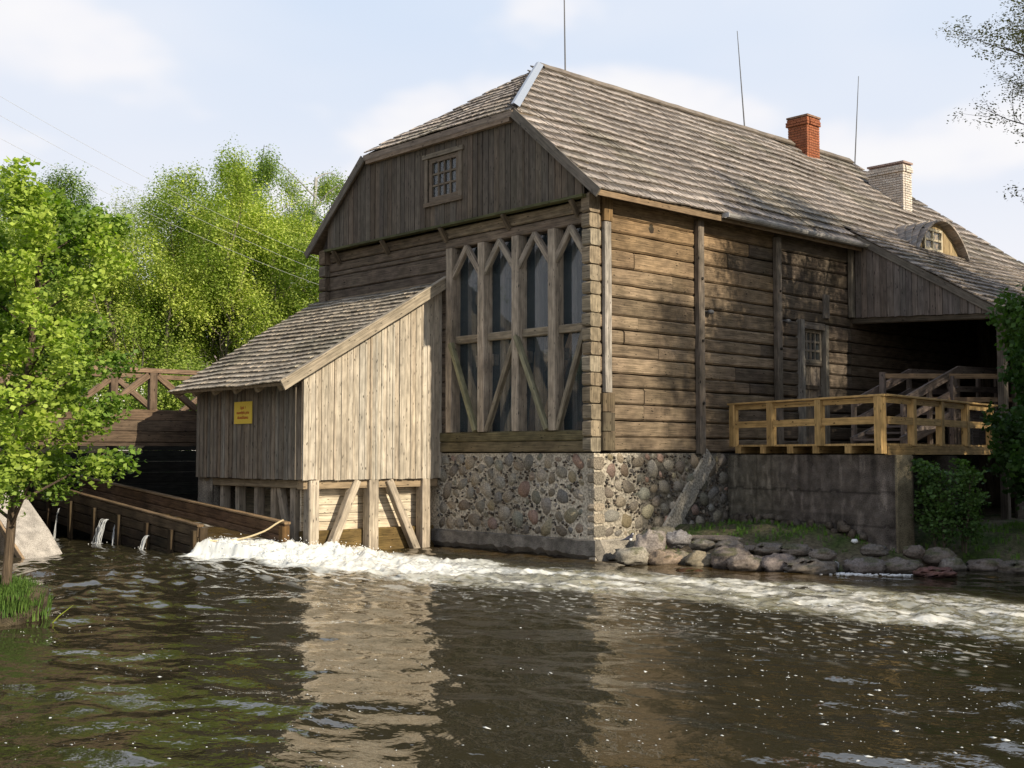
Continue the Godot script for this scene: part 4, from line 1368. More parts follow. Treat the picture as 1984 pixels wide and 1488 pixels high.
	for i in 3:
		var tm := TextMesh.new()
		tm.text = lines[i]
		tm.font = fnt
		tm.font_size = 32
		tm.pixel_size = 0.0024
		tm.depth = 0.004
		var rm2 := StandardMaterial3D.new()
		rm2.albedo_color = Color(0.62, 0.10, 0.05)
		rm2.roughness = 0.6
		tm.material = rm2
		var o := MeshInstance3D.new()
		o.name = "lettering" if i == 0 else "lettering_%03d" % i
		o.mesh = tm
		sg.add_child(o, true)
		o.position = Vector3(0.0, 0.10 - i * 0.095, 0.0165)

func shed_part(mb: MB) -> MB: return mb

# ---------------------------------------------------------------- trough that carries the race
func build_flume() -> void:
	var Y := Vector3.UP
	var fl := thing("mill_race_trough", "dark wet timber trough carrying the race past the shed into the pool", "trough", Vector3(-9.0, 0, 4.0))
	var wet := Color(0.085, 0.06, 0.035)
	# near wall: planks above planks, cap rail, uprights
	var ends := [Vector3(-13.4, 1.28, 4.5), Vector3(-5.65, 0.60, 4.5)]
	for k in 4:
		var drop := Vector3(0, -0.10 - k * 0.19, 0)
		one_bar("wall_plank", fl, M.log, ends[0] + drop, ends[1] + drop, Y, 0.09 - k * 0.004, 0.175, vary(shade(wet, 1.5 if k == 0 else (1.25 if k == 1 else 0.8)), 0.15), 0.012, 0.006, 26, 0.5)
	one_bar("top_rail", fl, M.log, ends[0] + Vector3(0, 0.02, 0), ends[1] + Vector3(0.02, 0.02, 0), Y, 0.12, 0.045, Color(0.20, 0.135, 0.075), 0.01, 0.003, 20, 0.3)
	for x in [-12.4, -11.2, -10.0, -8.85, -7.6, -6.6, -5.72]:
		one_bar("upright", fl, M.log, Vector3(x, -0.4, 4.585), Vector3(x, lerpf(1.26, 0.58, (x + 13.4) / 7.75) - (0.05 if x > -6 else 0.15), 4.585), Vector3.BACK, 0.13, 0.08, shade(wet, 0.9), 0.01, 0.004, 4, 0.3)
	# far wall
	var fe := [Vector3(-13.4, 1.38, 3.42), Vector3(-4.42, 0.66, 3.42)]
	for k in 3:
		var drop := Vector3(0, -0.11 - k * 0.20, 0)
		one_bar("wall_plank", fl, M.log, fe[0] + drop, fe[1] + drop, Y, 0.10, 0.19, vary(Color(0.17, 0.10, 0.055), 0.15), 0.012, 0.006, 26, 0.5)
	one_bar("top_rail", fl, M.log, fe[0] + Vector3(0, 0.02, 0), fe[1] + Vector3(0.02, 0.02, 0), Y, 0.13, 0.045, Color(0.30, 0.20, 0.11), 0.01, 0.003, 20, 0.3)
	one_bar("end_post", fl, M.log, Vector3(-4.47, -0.3, 3.45), Vector3(-4.47, 0.62, 3.45), Vector3.BACK, 0.16, 0.16, Color(0.15, 0.085, 0.035), 0.02, 0.004, 3, 0.3)
	one_bar("end_post", fl, M.log, Vector3(-5.66, -0.3, 4.44), Vector3(-5.66, 0.58, 4.44), Vector3.BACK, 0.14, 0.16, wet, 0.02, 0.004, 3, 0.3)
	# bed
	var bd := MB.new()
	slab(bd, [Vector3(-13.4, 0.72, 3.45), Vector3(-13.4, 0.72, 4.48), Vector3(-5.62, 0.12, 4.48), Vector3(-4.6, 0.08, 3.45)], Vector3(0, -0.05, 0), wet)
	obj("bed", bd, M.log, fl)
	# water running in it
	var wm := MB.new()
	var nx := 150
	var nzz := 22
	for j in nzz + 1:
		for i in nx + 1:
			var f := float(i) / nx
			var zz := lerpf(4.46, 3.47, float(j) / nzz)
			var xe := lerpf(-5.52, -4.42, float(j) / nzz)
			var x := lerpf(-13.4, xe, f)
			var y := lerpf(1.02, 0.34, f) + 0.02 * nw.get_noise_2d(x * 1.5, zz * 3.0) + 0.012 * nf.get_noise_2d(x * 3.0, zz * 5.0) - 0.30 * smoothstep(0.955, 1.0, f) * 0.5
			wm.v.append(Vector3(x, y, zz))
			var fo := smoothstep(0.93, 0.985, f + 0.02 * nf.get_noise_2d(x * 4.0, zz * 6.0)) + smoothstep(0.35, 0.5, nf.get_noise_2d(x * 1.3, zz * 7.0)) * 0.5
			wm.c.append(Color(0.085, 0.058, 0.02).lerp(Color(0.85, 0.85, 0.8), clampf(fo, 0, 1)))
			wm.t.append(Vector2(x, zz))
			wm.n.append(Vector3.UP)
	for j in nzz:
		for i in nx:
			var a := j * (nx + 1) + i
			wm.tri_idx(a, a + 1, a + nx + 2)
			wm.tri_idx(a, a + nx + 2, a + nx + 1)
	for j in nzz + 1:
		for i in nx + 1:
			var a := j * (nx + 1) + i
			var dx: Vector3 = wm.v[a + (1 if i < nx else 0)] - wm.v[a - (1 if i > 0 else 0)]
			var dz: Vector3 = wm.v[a + (nx + 1 if j < nzz else 0)] - wm.v[a - (nx + 1 if j > 0 else 0)]
			var no := dx.cross(dz).normalized()
			wm.n[a] = no if no.y > 0 else -no
	tag(obj("race_water", wm, M.water), "", "", "", "structure")
	# leaks
	var leaks := [[-9.42, 0.60, 0.30, 0.42, "wide jet of water spurting from the side of the trough"], [-7.55, 0.36, 0.20, 0.26, "short broad jet of water leaking near the end of the trough"], [-11.75, 0.74, 0.06, 0.2, "thin dribble of water far up the side of the trough"], [-8.95, 0.50, 0.05, 0.08, "thin trickle running down beside the wide jet"]]
	for q in leaks:
		var mb := MB.new()
		for s in int(5 + 26 * q[2]):
			var path := PackedVector3Array()
			var rad := PackedFloat32Array()
			var ox: float = rf(-0.5, 0.5) * q[2]
			var v0: float = rf(0.5, 0.9) * q[3] * 0.55
			for i in 9:
				var f := i / 8.0
				path.append(Vector3(q[0] + ox - 0.05 * f + rf(-0.012, 0.012), q[1] - (q[1] - WL + 0.02) * f * f, 4.60 + v0 * f + rf(-0.012, 0.012)))
				rad.append(rf(0.002, 0.008) * (0.7 + 0.8 * f))
			mb.tube(path, rad, 5, Color(0.8, 0.82, 0.82))
		for s in int(50 * q[2]):
			blob(mb, Vector3(q[0] + rf(-0.7, 0.7) * q[2], WL + rf(0.0, 0.06), 4.6 + q[3] * 0.45 + rf(-0.12, 0.14)), Vector3.ONE * rf(0.005, 0.012), 0.0, 0.3, Color(0.85, 0.85, 0.83), 3, 5, 0.0)
		tag(obj("water_jet", mb, M.jet), q[4], "water jet")
	# rope slung across the mouth
	var rp := MB.new()
	var path := PackedVector3Array()
	var rad := PackedFloat32Array()
	for i in 21:
		var f := i / 20.0
		var p := Vector3(-5.45, 0.36, 4.42).lerp(Vector3(-4.48, 0.69, 3.46), f)
		p.y -= 0.13 * sin(PI * f) * (1.0 - 0.3 * f) - 0.045 * smoothstep(0.75, 0.95, f)
		path.append(p)
		rad.append(0.017)
	rp.tube(path, rad, 7, Color(0.62, 0.50, 0.30), true)
	tag(obj("rope", rp, M.paint), "pale rope slung across the mouth of the trough", "rope")
	# dark weir boards closing the channel under the footbridge
	var wr := thing("weir", "dark plank weir in the shade beneath the footbridge", "weir", Vector3(-13.45, 0, 1.5))
	for i in 10:
		one_bar("weir_board", wr, M.log, Vector3(-13.45, 0.0 + i * 0.27, -2.5), Vector3(-13.45, 0.0 + i * 0.27, 9.5), Y, 0.1, 0.265, vary(Color(0.03, 0.028, 0.02), 0.2), 0.0, 0.004, 6, 0.2)

# ---------------------------------------------------------------- footbridge
func build_bridge() -> void:
	var Y := Vector3.UP
	var X := Vector3.RIGHT
	var br := thing("footbridge", "brown timber footbridge with trussed railing behind the young tree", "bridge", Vector3(-10.4, 1.7, 6.0))
	var bc := Color(0.15, 0.105, 0.07)
	for k in 3:
		for side in 2:
			var x: float = -9.72 if side == 0 else -11.6
			one_bar("side_board", br, M.log, Vector3(x, 2.30 + k * 0.235, -2.0), Vector3(x, 2.30 + k * 0.235, 14.0), Y, 0.08, 0.225, vary(bc, 0.12), 0.008, 0.003, 20, 0.25)
	for i in 52:
		one_bar("deck_plank", br, M.log, Vector3(-11.5, 2.60, -1.9 + i * 0.305), Vector3(-9.8, 2.60, -1.9 + i * 0.305), Y, 0.29, 0.06, vary(bc, 0.15))
	one_bar("bottom_beam", br, M.log, Vector3(-9.75, 2.14, -2.0), Vector3(-9.75, 2.14, 14.0), Y, 0.16, 0.07, shade(bc, 0.8))
	for side in 2:
		var x: float = -9.70 if side == 0 else -11.62
		one_bar("top_rail", br, M.log, Vector3(x, 3.72, -2.0), Vector3(x, 3.72, 14.0), Y, 0.13, 0.10, vary(Color(0.24, 0.165, 0.11), 0.08), 0.01, 0.003, 14, 0.2)
		for k in 5:
			var z := 3.48 + (k - 1) * 2.7
			one_bar("rail_post", br, M.log, Vector3(x, 2.9, z), Vector3(x, 3.67, z), X, 0.17, 0.14, vary(bc, 0.1), 0.01)
			one_bar("diagonal", br, M.log, Vector3(x, 3.62, z - 0.1), Vector3(x, 2.92, z - 1.02), X, 0.13, 0.11, vary(Color(0.22, 0.15, 0.10), 0.1), 0.01)
			one_bar("diagonal", br, M.log, Vector3(x, 3.62, z + 0.1), Vector3(x, 2.92, z + 1.02), X, 0.13, 0.11, vary(Color(0.22, 0.15, 0.10), 0.1), 0.01)
	for z in [-1.0, 7.8, 13.5]:
		for x in [-9.95, -11.4]:
			one_bar("pile", br, M.log, Vector3(x, -0.6, z), Vector3(x, 2.15, z), X, 0.24, 0.24, Color(0.09, 0.065, 0.045), 0.03)
	# white house glimpsed through the railing
	var hs := thing("white_house", "white rendered house glimpsed between the footbridge railings", "house", Vector3(-50.0, 2.0, -18.0))
	var wm := MB.new()
	bar(wm, Vector3(-56.0, 4.0, -26.0), Vector3(-56.0, 4.0, -10.0), Y, 8.0, 5.0, Color(0.75, 0.74, 0.70))
	obj("wall", wm, M.paint, hs)
	var rm := MB.new()
	slab(rm, [Vector3(-51.5, 6.4, -26.5), Vector3(-51.5, 6.4, -9.5), Vector3(-56.0, 9.2, -9.5), Vector3(-56.0, 9.2, -26.5)], Vector3(0, -0.15, 0), Color(0.22, 0.17, 0.15))
	slab(rm, [Vector3(-60.5, 6.4, -26.5), Vector3(-60.5, 6.4, -9.5), Vector3(-56.0, 9.2, -9.5), Vector3(-56.0, 9.2, -26.5)], Vector3(0, -0.15, 0), Color(0.22, 0.17, 0.15))
	obj("roof", rm, M.paint, hs)
	for k in 4:
		one_bar("window", hs, M.paint, Vector3(-51.98, 3.2, -24.0 + k * 3.6), Vector3(-51.98, 4.7, -24.0 + k * 3.6), X, 1.1, 0.06, Color(0.06, 0.07, 0.08))
	# overhead wires, upper left
	var wires := [["highest of the thin overhead wires crossing the sky at upper left", 0.0], ["middle one of the thin overhead wires above the trees", 0.55], ["lowest of the thin overhead wires, passing in front of the tall tree", 1.2]]
	for q in wires:
		var mb := MB.new()
		var path := PackedVector3Array()
		var rad := PackedFloat32Array()
		for i in 25:
			var f := i / 24.0
			var p := Vector3(-16.5, 12.9 - q[1], 9.0).lerp(Vector3(-17.5, 6.6 - q[1] * 0.5, -14.0), f)
			p.y -= 0.9 * sin(PI * f)
			path.append(p)
			rad.append(0.004)
		mb.tube(path, rad, 4, Color(0.45, 0.45, 0.45))
		tag(obj("overhead_wire", mb, M.paint), q[0], "wire")

# ---------------------------------------------------------------- terrace with the new railing, stair, retaining wall
func build_deck() -> void:
	var Y := Vector3.UP
	var X := Vector3.RIGHT
	var Z := Vector3.BACK
	var dk := thing("wooden_terrace", "new yellow pine terrace with post and rail railing beside the log wall", "terrace", Vector3(2.0, 2.0, -5.0))
	var pine := Color(0.60, 0.39, 0.16)
	var A := Vector3(0.14, 2.11, -3.80)
	var B := Vector3(4.10, 2.11, -2.60)
	var C := Vector3(3.28, 2.11, -8.3)
	# floor
	var n := 17
	for i in n:
		var f0 := (i + 0.03) / n
		var f1 := (i + 0.97) / n
		var mb := MB.new()
		slab(mb, [A.lerp(Vector3(0.14, 2.11, -8.3), f0), B.lerp(C, f0), B.lerp(C, f1), A.lerp(Vector3(0.14, 2.11, -8.3), f1)], Vector3(0, -0.035, 0), vary(pine, 0.1))
		obj("floor_board", mb, M.plank, dk)
	var fd := (B - A).normalized()
	var fo := fd.cross(Y).normalized() * 1.0
	if fo.z < 0: fo = -fo
	# front railing
	var posts := [0.02, 0.30, 0.625, 0.985]
	for i in 4:
		var p := A.lerp(B, posts[i])
		var low := -0.17 if i == 3 else -0.03
		one_bar("railing_post", dk, M.plank, p + Vector3(0, low, 0) + fo * 0.02, p + Vector3(0, 0.775, 0) + fo * 0.02, fo, 0.15 if i < 3 else 0.17, 0.12, vary(pine, 0.08), 0.006)
	one_bar("hand_rail", dk, M.plank, A + Vector3(0, 0.795, 0) - fd * 0.05, B + Vector3(0, 0.795, 0) + fd * 0.06, Y, 0.16, 0.035, vary(pine, 0.06), 0.004)
	for i in 3:
		var p := A.lerp(B, posts[i]) + fd * 0.08
		var q := A.lerp(B, posts[i + 1]) - fd * 0.085
		one_bar("upper_rail", dk, M.plank, p + Vector3(0, 0.72, 0), q + Vector3(0, 0.72, 0), Y, 0.035, 0.09, vary(shade(pine, 0.9), 0.1))
		one_bar("mid_rail", dk, M.plank, p + Vector3(0, 0.385, 0) + fo * 0.03, q + Vector3(0, 0.385, 0) + fo * 0.03, Y, 0.035, 0.125, vary(pine, 0.08))
	# side railing
	var sd := (C - B).normalized()
	var so := Y.cross(sd).normalized()
	if so.x < 0: so = -so
	var sp := [0.22, 0.46, 0.70, 0.95]
	var prev := B
	for i in 4:
		var p := B.lerp(C, sp[i])
		one_bar("railing_post", dk, M.plank, p + Vector3(0, -0.03, 0), p + Vector3(0, 0.775, 0), so, 0.14, 0.12, vary(shade(pine, 0.92), 0.08), 0.006)
		one_bar("mid_rail", dk, M.plank, prev + sd * 0.08 + Vector3(0, 0.385, 0) + so * 0.03, p - sd * 0.075 + Vector3(0, 0.385, 0) + so * 0.03, Y, 0.035, 0.125, vary(shade(pine, 0.9), 0.08))
		one_bar("upper_rail", dk, M.plank, prev + sd * 0.08 + Vector3(0, 0.72, 0), p - sd * 0.075 + Vector3(0, 0.72, 0), Y, 0.035, 0.09, vary(shade(pine, 0.85), 0.1))
		prev = p
	one_bar("hand_rail", dk, M.plank, B + Vector3(0, 0.797, 0), C + Vector3(0, 0.797, 0), Y, 0.16, 0.035, vary(pine, 0.06), 0.004)
	one_bar("edge_beam", dk, M.plank, B + Vector3(0, -0.115, 0) + sd * 0.1, C + Vector3(0, -0.115, 0), Y, 0.06, 0.15, shade(pine, 0.75), 0.004)
	# joists
	for f in [0.055, 0.24, 0.43, 0.60, 0.80]:
		var p := A.lerp(B, f) + fo * 0.03
		one_bar("joist", dk, M.plank, p + Vector3(0, -0.10, 0), p + Vector3(0, -0.10, -4.2), Y, 0.13, 0.13, vary(shade(pine, 0.8), 0.1))
	# concrete retaining wall under it
	var cw := thing("retaining_wall", "stained grey concrete retaining wall carrying the terrace joists", "wall", Vector3(2.1, 0.5, -3.2))
	var face := MB.new()
	var o := Vector3(0.0, 0.2, -3.83)
	var ax := Vector3(4.22, 0, 1.09).normalized()
	var out := ax.cross(Y).normalized()
	if out.z < 0: out = -out
	var len_ := Vector3(4.22, 0, 1.09).length()
	face_sheet(face, o, ax, out, len_, 1.72, 0.032, 0.022, func(p: Vector3):
		var f: float = clampf((p - o).dot(ax) / len_, 0.0, 1.0)
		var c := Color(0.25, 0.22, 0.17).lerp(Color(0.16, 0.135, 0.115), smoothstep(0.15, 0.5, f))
		var k := 1.0 + 0.28 * nz2.get_noise_3dv(Vector3(p.x * 7.0, p.y * 1.4, p.z * 7.0)) + 0.22 * nz.get_noise_3dv(p * 2.5)
		var along: float = (p - o).dot(ax)
		k *= 1.0 - 0.45 * smoothstep(0.05, 0.45, nz2.get_noise_2d(along * 9.0, 4.0)) * smoothstep(0.5, 1.9, p.y + 0.4 * nz.get_noise_1d(along * 4.0))
		k *= 1.0 + 0.55 * smoothstep(0.25, 0.45, nz2.get_noise_2d(along * 14.0, p.y * 3.0 + 9.0))
		for sy in [0.72, 1.28]:
			if absf(p.y - sy - 0.03 * nz.get_noise_1d(along * 2.0)) < 0.018: k *= 0.5
		if p.y < 0.9: k *= 0.8 + 0.5 * nz.get_noise_3dv(p * 3.0)
		return c * maxf(k, 0.25))
	obj("face", face, M.concrete, cw)
	var body := MB.new()
	slab(body, [o - Vector3(0, 0.4, 0) - out * 0.04, o + ax * len_ - Vector3(0, 0.4, 0) - out * 0.04, o + ax * len_ - Vector3(0, 0.4, 0) - out * 0.4, o - Vector3(0, 0.4, 0) - out * 0.4], Vector3(0, 2.11, 0), Color(0.22, 0.175, 0.13))
	bar(body, o + ax * (len_ + 0.02) + Vector3(0, -0.2, 0) - out * 0.16, o + ax * (len_ + 0.02) + Vector3(0, 1.72, 0) - out * 0.16, out, 0.05, 0.36, Color(0.24, 0.20, 0.13), 0.01, 0.006, 6, 0.3)
	obj("core", body, M.concrete, cw)
	# rubble at its foot
	for i in 26:
		var f := rf(0.0, 0.85)
		var p := o + ax * len_ * f + out * rf(0.0, 0.12)
		p.y = ground_h(p.x, p.z) + rf(0.0, 0.12)
		var mb := MB.new()
		blob(mb, p, Vector3(rf(0.06, 0.15), rf(0.05, 0.10), rf(0.05, 0.1)), rf(0, 3), 0.35, vary(Color(0.16, 0.13, 0.10), 0.25), 6, 9)
		obj("rubble_stone", mb, M.stone, cw)
	# pier under the terrace
	one_bar("pier", cw, M.concrete, Vector3(3.7, 0.2, -5.4), Vector3(3.7, 1.9, -5.4), Z, 0.35, 0.3, Color(0.08, 0.065, 0.05), 0.02, 0.01, 4, 0.3)
	# stair up to the porch
	var st := thing("wooden_stair", "old grey wooden stair with sloping handrail inside the porch", "stair", Vector3(1.9, 2.11, -7.0))
	var gc := Color(0.23, 0.18, 0.15)
	for x in [2.35, 1.25]:
		one_bar("handrail", st, M.plank, Vector3(x, 2.98, -6.45), Vector3(x, 3.70, -8.7), Y, 0.06, 0.17, vary(gc, 0.08))
		one_bar("handrail", st, M.plank, Vector3(x, 3.70, -8.7), Vector3(x, 3.74, -10.6), Y, 0.061, 0.17, vary(gc, 0.08))
		one_bar("mid_rail", st, M.plank, Vector3(x, 2.62, -6.5), Vector3(x, 3.30, -8.7), Y, 0.05, 0.12, vary(gc, 0.08))
		one_bar("mid_rail", st, M.plank, Vector3(x, 3.30, -8.7), Vector3(x, 3.34, -10.6), Y, 0.051, 0.12, vary(gc, 0.08))
		one_bar("stringer", st, M.plank, Vector3(x, 2.16, -6.3), Vector3(x, 2.80, -8.7), Y, 0.055, 0.22, vary(gc, 0.1))
		for z in [-6.5, -7.55, -8.75, -9.7, -10.55]:
			var f := clampf((-z - 6.45) / 2.25, 0.0, 1.0)
			one_bar("stair_post", st, M.plank, Vector3(x - 0.06, 2.11, z), Vector3(x - 0.06, lerpf(2.98, 3.70, f), z), Vector3.RIGHT, 0.12, 0.06, vary(gc, 0.1))
	for i in 5:
		one_bar("tread", st, M.plank, Vector3(1.3, 2.22 + i * 0.14, -6.45 - i * 0.48), Vector3(2.32, 2.22 + i * 0.14, -6.45 - i * 0.48), Y, 0.34, 0.04, vary(gc, 0.1))
	for i in 12:
		one_bar("landing_board", st, M.plank, Vector3(1.2, 2.82, -8.85 - i * 0.15), Vector3(2.4, 2.82, -8.85 - i * 0.15), Y, 0.14, 0.04, vary(gc, 0.1))
	for i in 6:
		one_bar("skirt_board", st, M.plank, Vector3(2.42, 2.46, -8.8 - i * 0.31), Vector3(2.42, 2.46, -9.09 - i * 0.31), Y, 0.03, 0.66, vary(Color(0.30, 0.25, 0.22), 0.1))
	# older railing behind
	var rl := thing("grey_railing", "old grey railing along the log wall behind the stair", "railing", Vector3(1.0, 2.11, -7.5))
	var r0 := Vector3(1.45, 2.11, -7.2)
	var r1 := Vector3(3.35, 2.11, -9.4)
	for f in [0.0, 0.5, 1.0]:
		var p := r0.lerp(r1, f)
		one_bar("post", rl, M.plank, p, p + Vector3(0, 1.52 if f == 0.0 else 1.44, 0), Z, 0.10, 0.1, vary(gc, 0.1))
	one_bar("rail", rl, M.plank, r0 + Vector3(0, 1.44, 0), r1 + Vector3(0, 1.44, 0), Y, 0.05, 0.10, Color(0.30, 0.20, 0.12))
	one_bar("rail", rl, M.plank, r0 + Vector3(0, 0.95, 0), r1 + Vector3(0, 0.95, 0), Y, 0.05, 0.10, Color(0.26, 0.18, 0.11))

# ---------------------------------------------------------------- right bank: boulders, grass, bird
func build_bank() -> void:
	var gr := "boulders along the foot of the right bank"
	# x, z of the foot, width, height, tone, label
	var B := [
		[1.13, 0.35, 0.44, 0.34, Color(0.40, 0.36, 0.29), "pale speckled boulder at the waterline by the mill corner, the bird standing on it", 0.05],
		[1.50, -0.05, 0.48, 0.34, Color(0.38, 0.29, 0.21), "rounded tan boulder at the waterline, second from the mill corner", 0.0],
		[0.98, -0.30, 0.44, 0.56, Color(0.36, 0.31, 0.27), "tall round grey boulder leaning on the mill corner behind the bird", 0.12],
		[0.72, -0.92, 0.36, 0.30, Color(0.22, 0.20, 0.15), "brown mossy boulder tucked behind the tall round one", 0.35],
		[1.25, -0.72, 0.36, 0.30, Color(0.31, 0.29, 0.28), "angular light grey stone above the gap in the front row", 0.3],
		[1.72, -0.22, 0.27, 0.32, Color(0.27, 0.23, 0.17), "small upright greenish stone between two larger boulders", 0.0],
		[2.04, -0.26, 0.38, 0.32, Color(0.30, 0.25, 0.17), "olive boulder with a yellow lichen patch at the waterline", 0.0],
		[2.52, -0.45, 0.54, 0.44, Color(0.25, 0.205, 0.17), "big dark ridge-backed boulder with a flat top", 0.02],
		[2.92, -0.36, 0.52, 0.32, Color(0.27, 0.22, 0.18), "wide craggy boulder with grass growing on its face", 0.0],
		[3.33, -0.64, 0.58, 0.34, Color(0.28, 0.23, 0.20), "slanting flat-faced boulder beside the craggy one", 0.0],
		[3.82, -0.70, 0.70, 0.28, Color(0.28, 0.235, 0.19), "long smooth boulder lying low like a loaf", 0.0],
		[4.42, -1.32, 0.53, 0.30, Color(0.27, 0.225, 0.195), "peaked boulder between the two white stones", 0.0],
		[4.78, -1.72, 0.52, 0.28, Color(0.27, 0.225, 0.185), "blunt wedge boulder just right of the second white stone", 0.0],
		[5.00, -2.55, 0.45, 0.31, Color(0.23, 0.19, 0.155), "round dark boulder set back above the reddish one", 0.12],
		[5.44, -1.62, 0.50, 0.18, Color(0.25, 0.13, 0.105), "low reddish boulder half sunk in the river", 0.0],
		[5.27, -2.48, 0.34, 0.29, Color(0.30, 0.26, 0.22), "pointed light boulder right of the reddish one", 0.0],
		[5.66, -2.84, 0.53, 0.27, Color(0.22, 0.18, 0.15), "broad dark boulder second from the end of the row", 0.0],
		[6.08, -2.90, 0.48, 0.27, Color(0.19, 0.16, 0.13), "last boulder at the shaded end of the row", 0.0],
		[3.89, -1.02, 0.34, 0.22, Color(0.24, 0.20, 0.165), "round boulder in the back row above the loaf shaped one", 0.2],
		[4.30, -1.85, 0.36, 0.20, Color(0.22, 0.19, 0.16), "back row boulder half hidden in grass behind the peaked one", 0.25],
		[4.87, -2.05, 0.27, 0.22, Color(0.21, 0.17, 0.14), "small back row boulder behind the blunt wedge", 0.25],
		[3.42, -1.0, 0.40, 0.20, Color(0.24, 0.20, 0.16), "flat back row stone above the slanting boulder", 0.25],
		[3.0, -0.85, 0.42, 0.22, Color(0.25, 0.21, 0.17), "flat topped stone behind the craggy boulder", 0.25],
		[2.25, -0.80, 0.36, 0.22, Color(0.26, 0.22, 0.18), "grey back row stone behind the big dark boulder", 0.25],
		[1.75, -0.72, 0.34, 0.22, Color(0.27, 0.24, 0.2), "pale back row stone above the olive boulder", 0.25],
		[3.9, -0.98, 0.30, 0.16, Color(0.23, 0.19, 0.15), "small wedge stone in the grass by the first white stone", 0.05],
		[3.94, -1.30, 0.12, 0.17, Color(0.72, 0.70, 0.66), "small white stone standing upright at the waterline", 0.02],
		[4.55, -1.45, 0.16, 0.16, Color(0.66, 0.64, 0.60), "second white stone, a leaning wedge at the waterline", 0.0],
		[2.40, 0.42, 0.36, 0.09, Color(0.24, 0.11, 0.05), "flat rust coloured stone just awash before the boulders", -0.03],
	]
	for q in B:
		var w: float = q[2]
		var h: float = q[3]
		var o := thing("boulder", q[5], "boulder", Vector3(q[0], WL + q[6], q[1]), gr)
		var mb := MB.new()
		blob(mb, Vector3(q[0], WL + q[6] + h * 0.26, q[1] - w * 0.15), Vector3(w * 0.60, h * 0.47, w * rf(0.42, 0.52)), 0.75 + rf(-0.3, 0.3), 0.27, shade(q[4], 0.98), 16, 24, 0.35, true)
		obj("rock", mb, M.stone, o)
	# slab stones that edge the path
	var S := [[1.2, -1.75, 0.95, "long flat slab lying at the foot of the fieldstone wall"], [2.3, -1.55, 0.8, "thin flat slab beside the trodden path"]]
	for q in S:
		var o := thing("paving_slab", q[3], "slab", Vector3(q[0], 0.5, q[1]))
		var mb := MB.new()
		blob(mb, Vector3(q[0], ground_h(q[0], q[1]) + 0.03, q[1]), Vector3(q[2] * 0.6, 0.06, 0.3), 0.25, 0.25, Color(0.33, 0.27, 0.21), 6, 16)
		obj("rock", mb, M.stone, o)
	# bird on the first boulder
	var bd := thing("bird", "small dark backed wagtail standing on the pale speckled boulder", "bird", Vector3(1.08, 0.50, 0.3))
	var bm := MB.new()
	var dirb := Vector3(0.6, 0.0, -0.3).normalized()
	var prof := [[-0.15, 0.0, 0.006], [-0.08, 0.018, 0.012], [-0.035, 0.035, 0.030], [0.0, 0.045, 0.040], [0.03, 0.065, 0.036], [0.045, 0.095, 0.024], [0.055, 0.112, 0.024], [0.072, 0.112, 0.015], [0.082, 0.110, 0.005], [0.098, 0.108, 0.002]]
	var pth := PackedVector3Array()
	var rd := PackedFloat32Array()
	for p in prof:
		pth.append(Vector3(1.08, 0.50, 0.3) + dirb * p[0] + Vector3.UP * p[1])
		rd.append(p[2])
	bm.tube(pth, rd, 10, Color(0.07, 0.07, 0.09), true)
	obj("body", bm, M.paint, bd)
	var wb := MB.new()
	blob(wb, Vector3(1.08, 0.53, 0.3) + dirb * 0.022 , Vector3(0.03, 0.035, 0.034), 0.4, 0.05, Color(0.7, 0.7, 0.7), 6, 8, 0.0)
	blob(wb, Vector3(1.08, 0.612, 0.3) + dirb * 0.066, Vector3(0.013, 0.014, 0.024), 0.4, 0.05, Color(0.75, 0.75, 0.75), 5, 8, 0.0)
	obj("pale_breast", wb, M.paint, bd)
	for s in [-1, 1]:
		var lg := MB.new()
		var p: Vector3 = Vector3(1.08, 0.515, 0.3) + dirb.cross(Vector3.UP) * 0.014 * s
		lg.tube(PackedVector3Array([p, p + Vector3(0.004, -0.025, 0), p + Vector3(-0.004, -0.06, 0)]), PackedFloat32Array([0.004, 0.003, 0.003]), 5, Color(0.05, 0.04, 0.04))
		obj("leg", lg, M.paint, bd)
	# bleached root and froth caught between the stones
	var rt := MB.new()
	rt.tube(PackedVector3Array([Vector3(3.86, 0.06, -0.98), Vector3(3.84, 0.20, -0.96), Vector3(3.78, 0.29, -0.98), Vector3(3.70, 0.31, -1.0)]), PackedFloat32Array([0.03, 0.025, 0.022, 0.012]), 7, Color(0.62, 0.60, 0.54), true)
	tag(obj("bleached_root", rt, M.bark), "bleached curved root poking up at the waterline beside the white stones", "root")
	var fr := MB.new()
	for i in 260:
		var f := rng.randf()
		var p := Vector3(3.62, WL, -0.52).lerp(Vector3(5.1, WL, -1.55), f) + Vector3(rf(-0.12, 0.12), 0, rf(-0.10, 0.12)) * (0.4 + sin(PI * f))
		blob(fr, p, Vector3(rf(0.012, 0.045), rf(0.006, 0.014), rf(0.01, 0.03)), rf(0, 3), 0.3, Color(0.72, 0.71, 0.70), 4, 7, 0.1)
	tag(obj("froth", fr, M.foam), "white froth gathered against the stones of the right bank", "froth", "", "stuff")
	var lt := MB.new()
	blob(lt, Vector3(3.55, ground_h(3.55, -2.55) + 0.03, -2.55), Vector3(0.06, 0.04, 0.04), 0.3, 0.4, Color(0.8, 0.8, 0.78), 5, 7, 0.0)
	tag(obj("litter", lt, M.paint), "scrap of white paper on the grass below the retaining wall", "litter")
	# grass on the bank, denser between the stones
	var pts := []
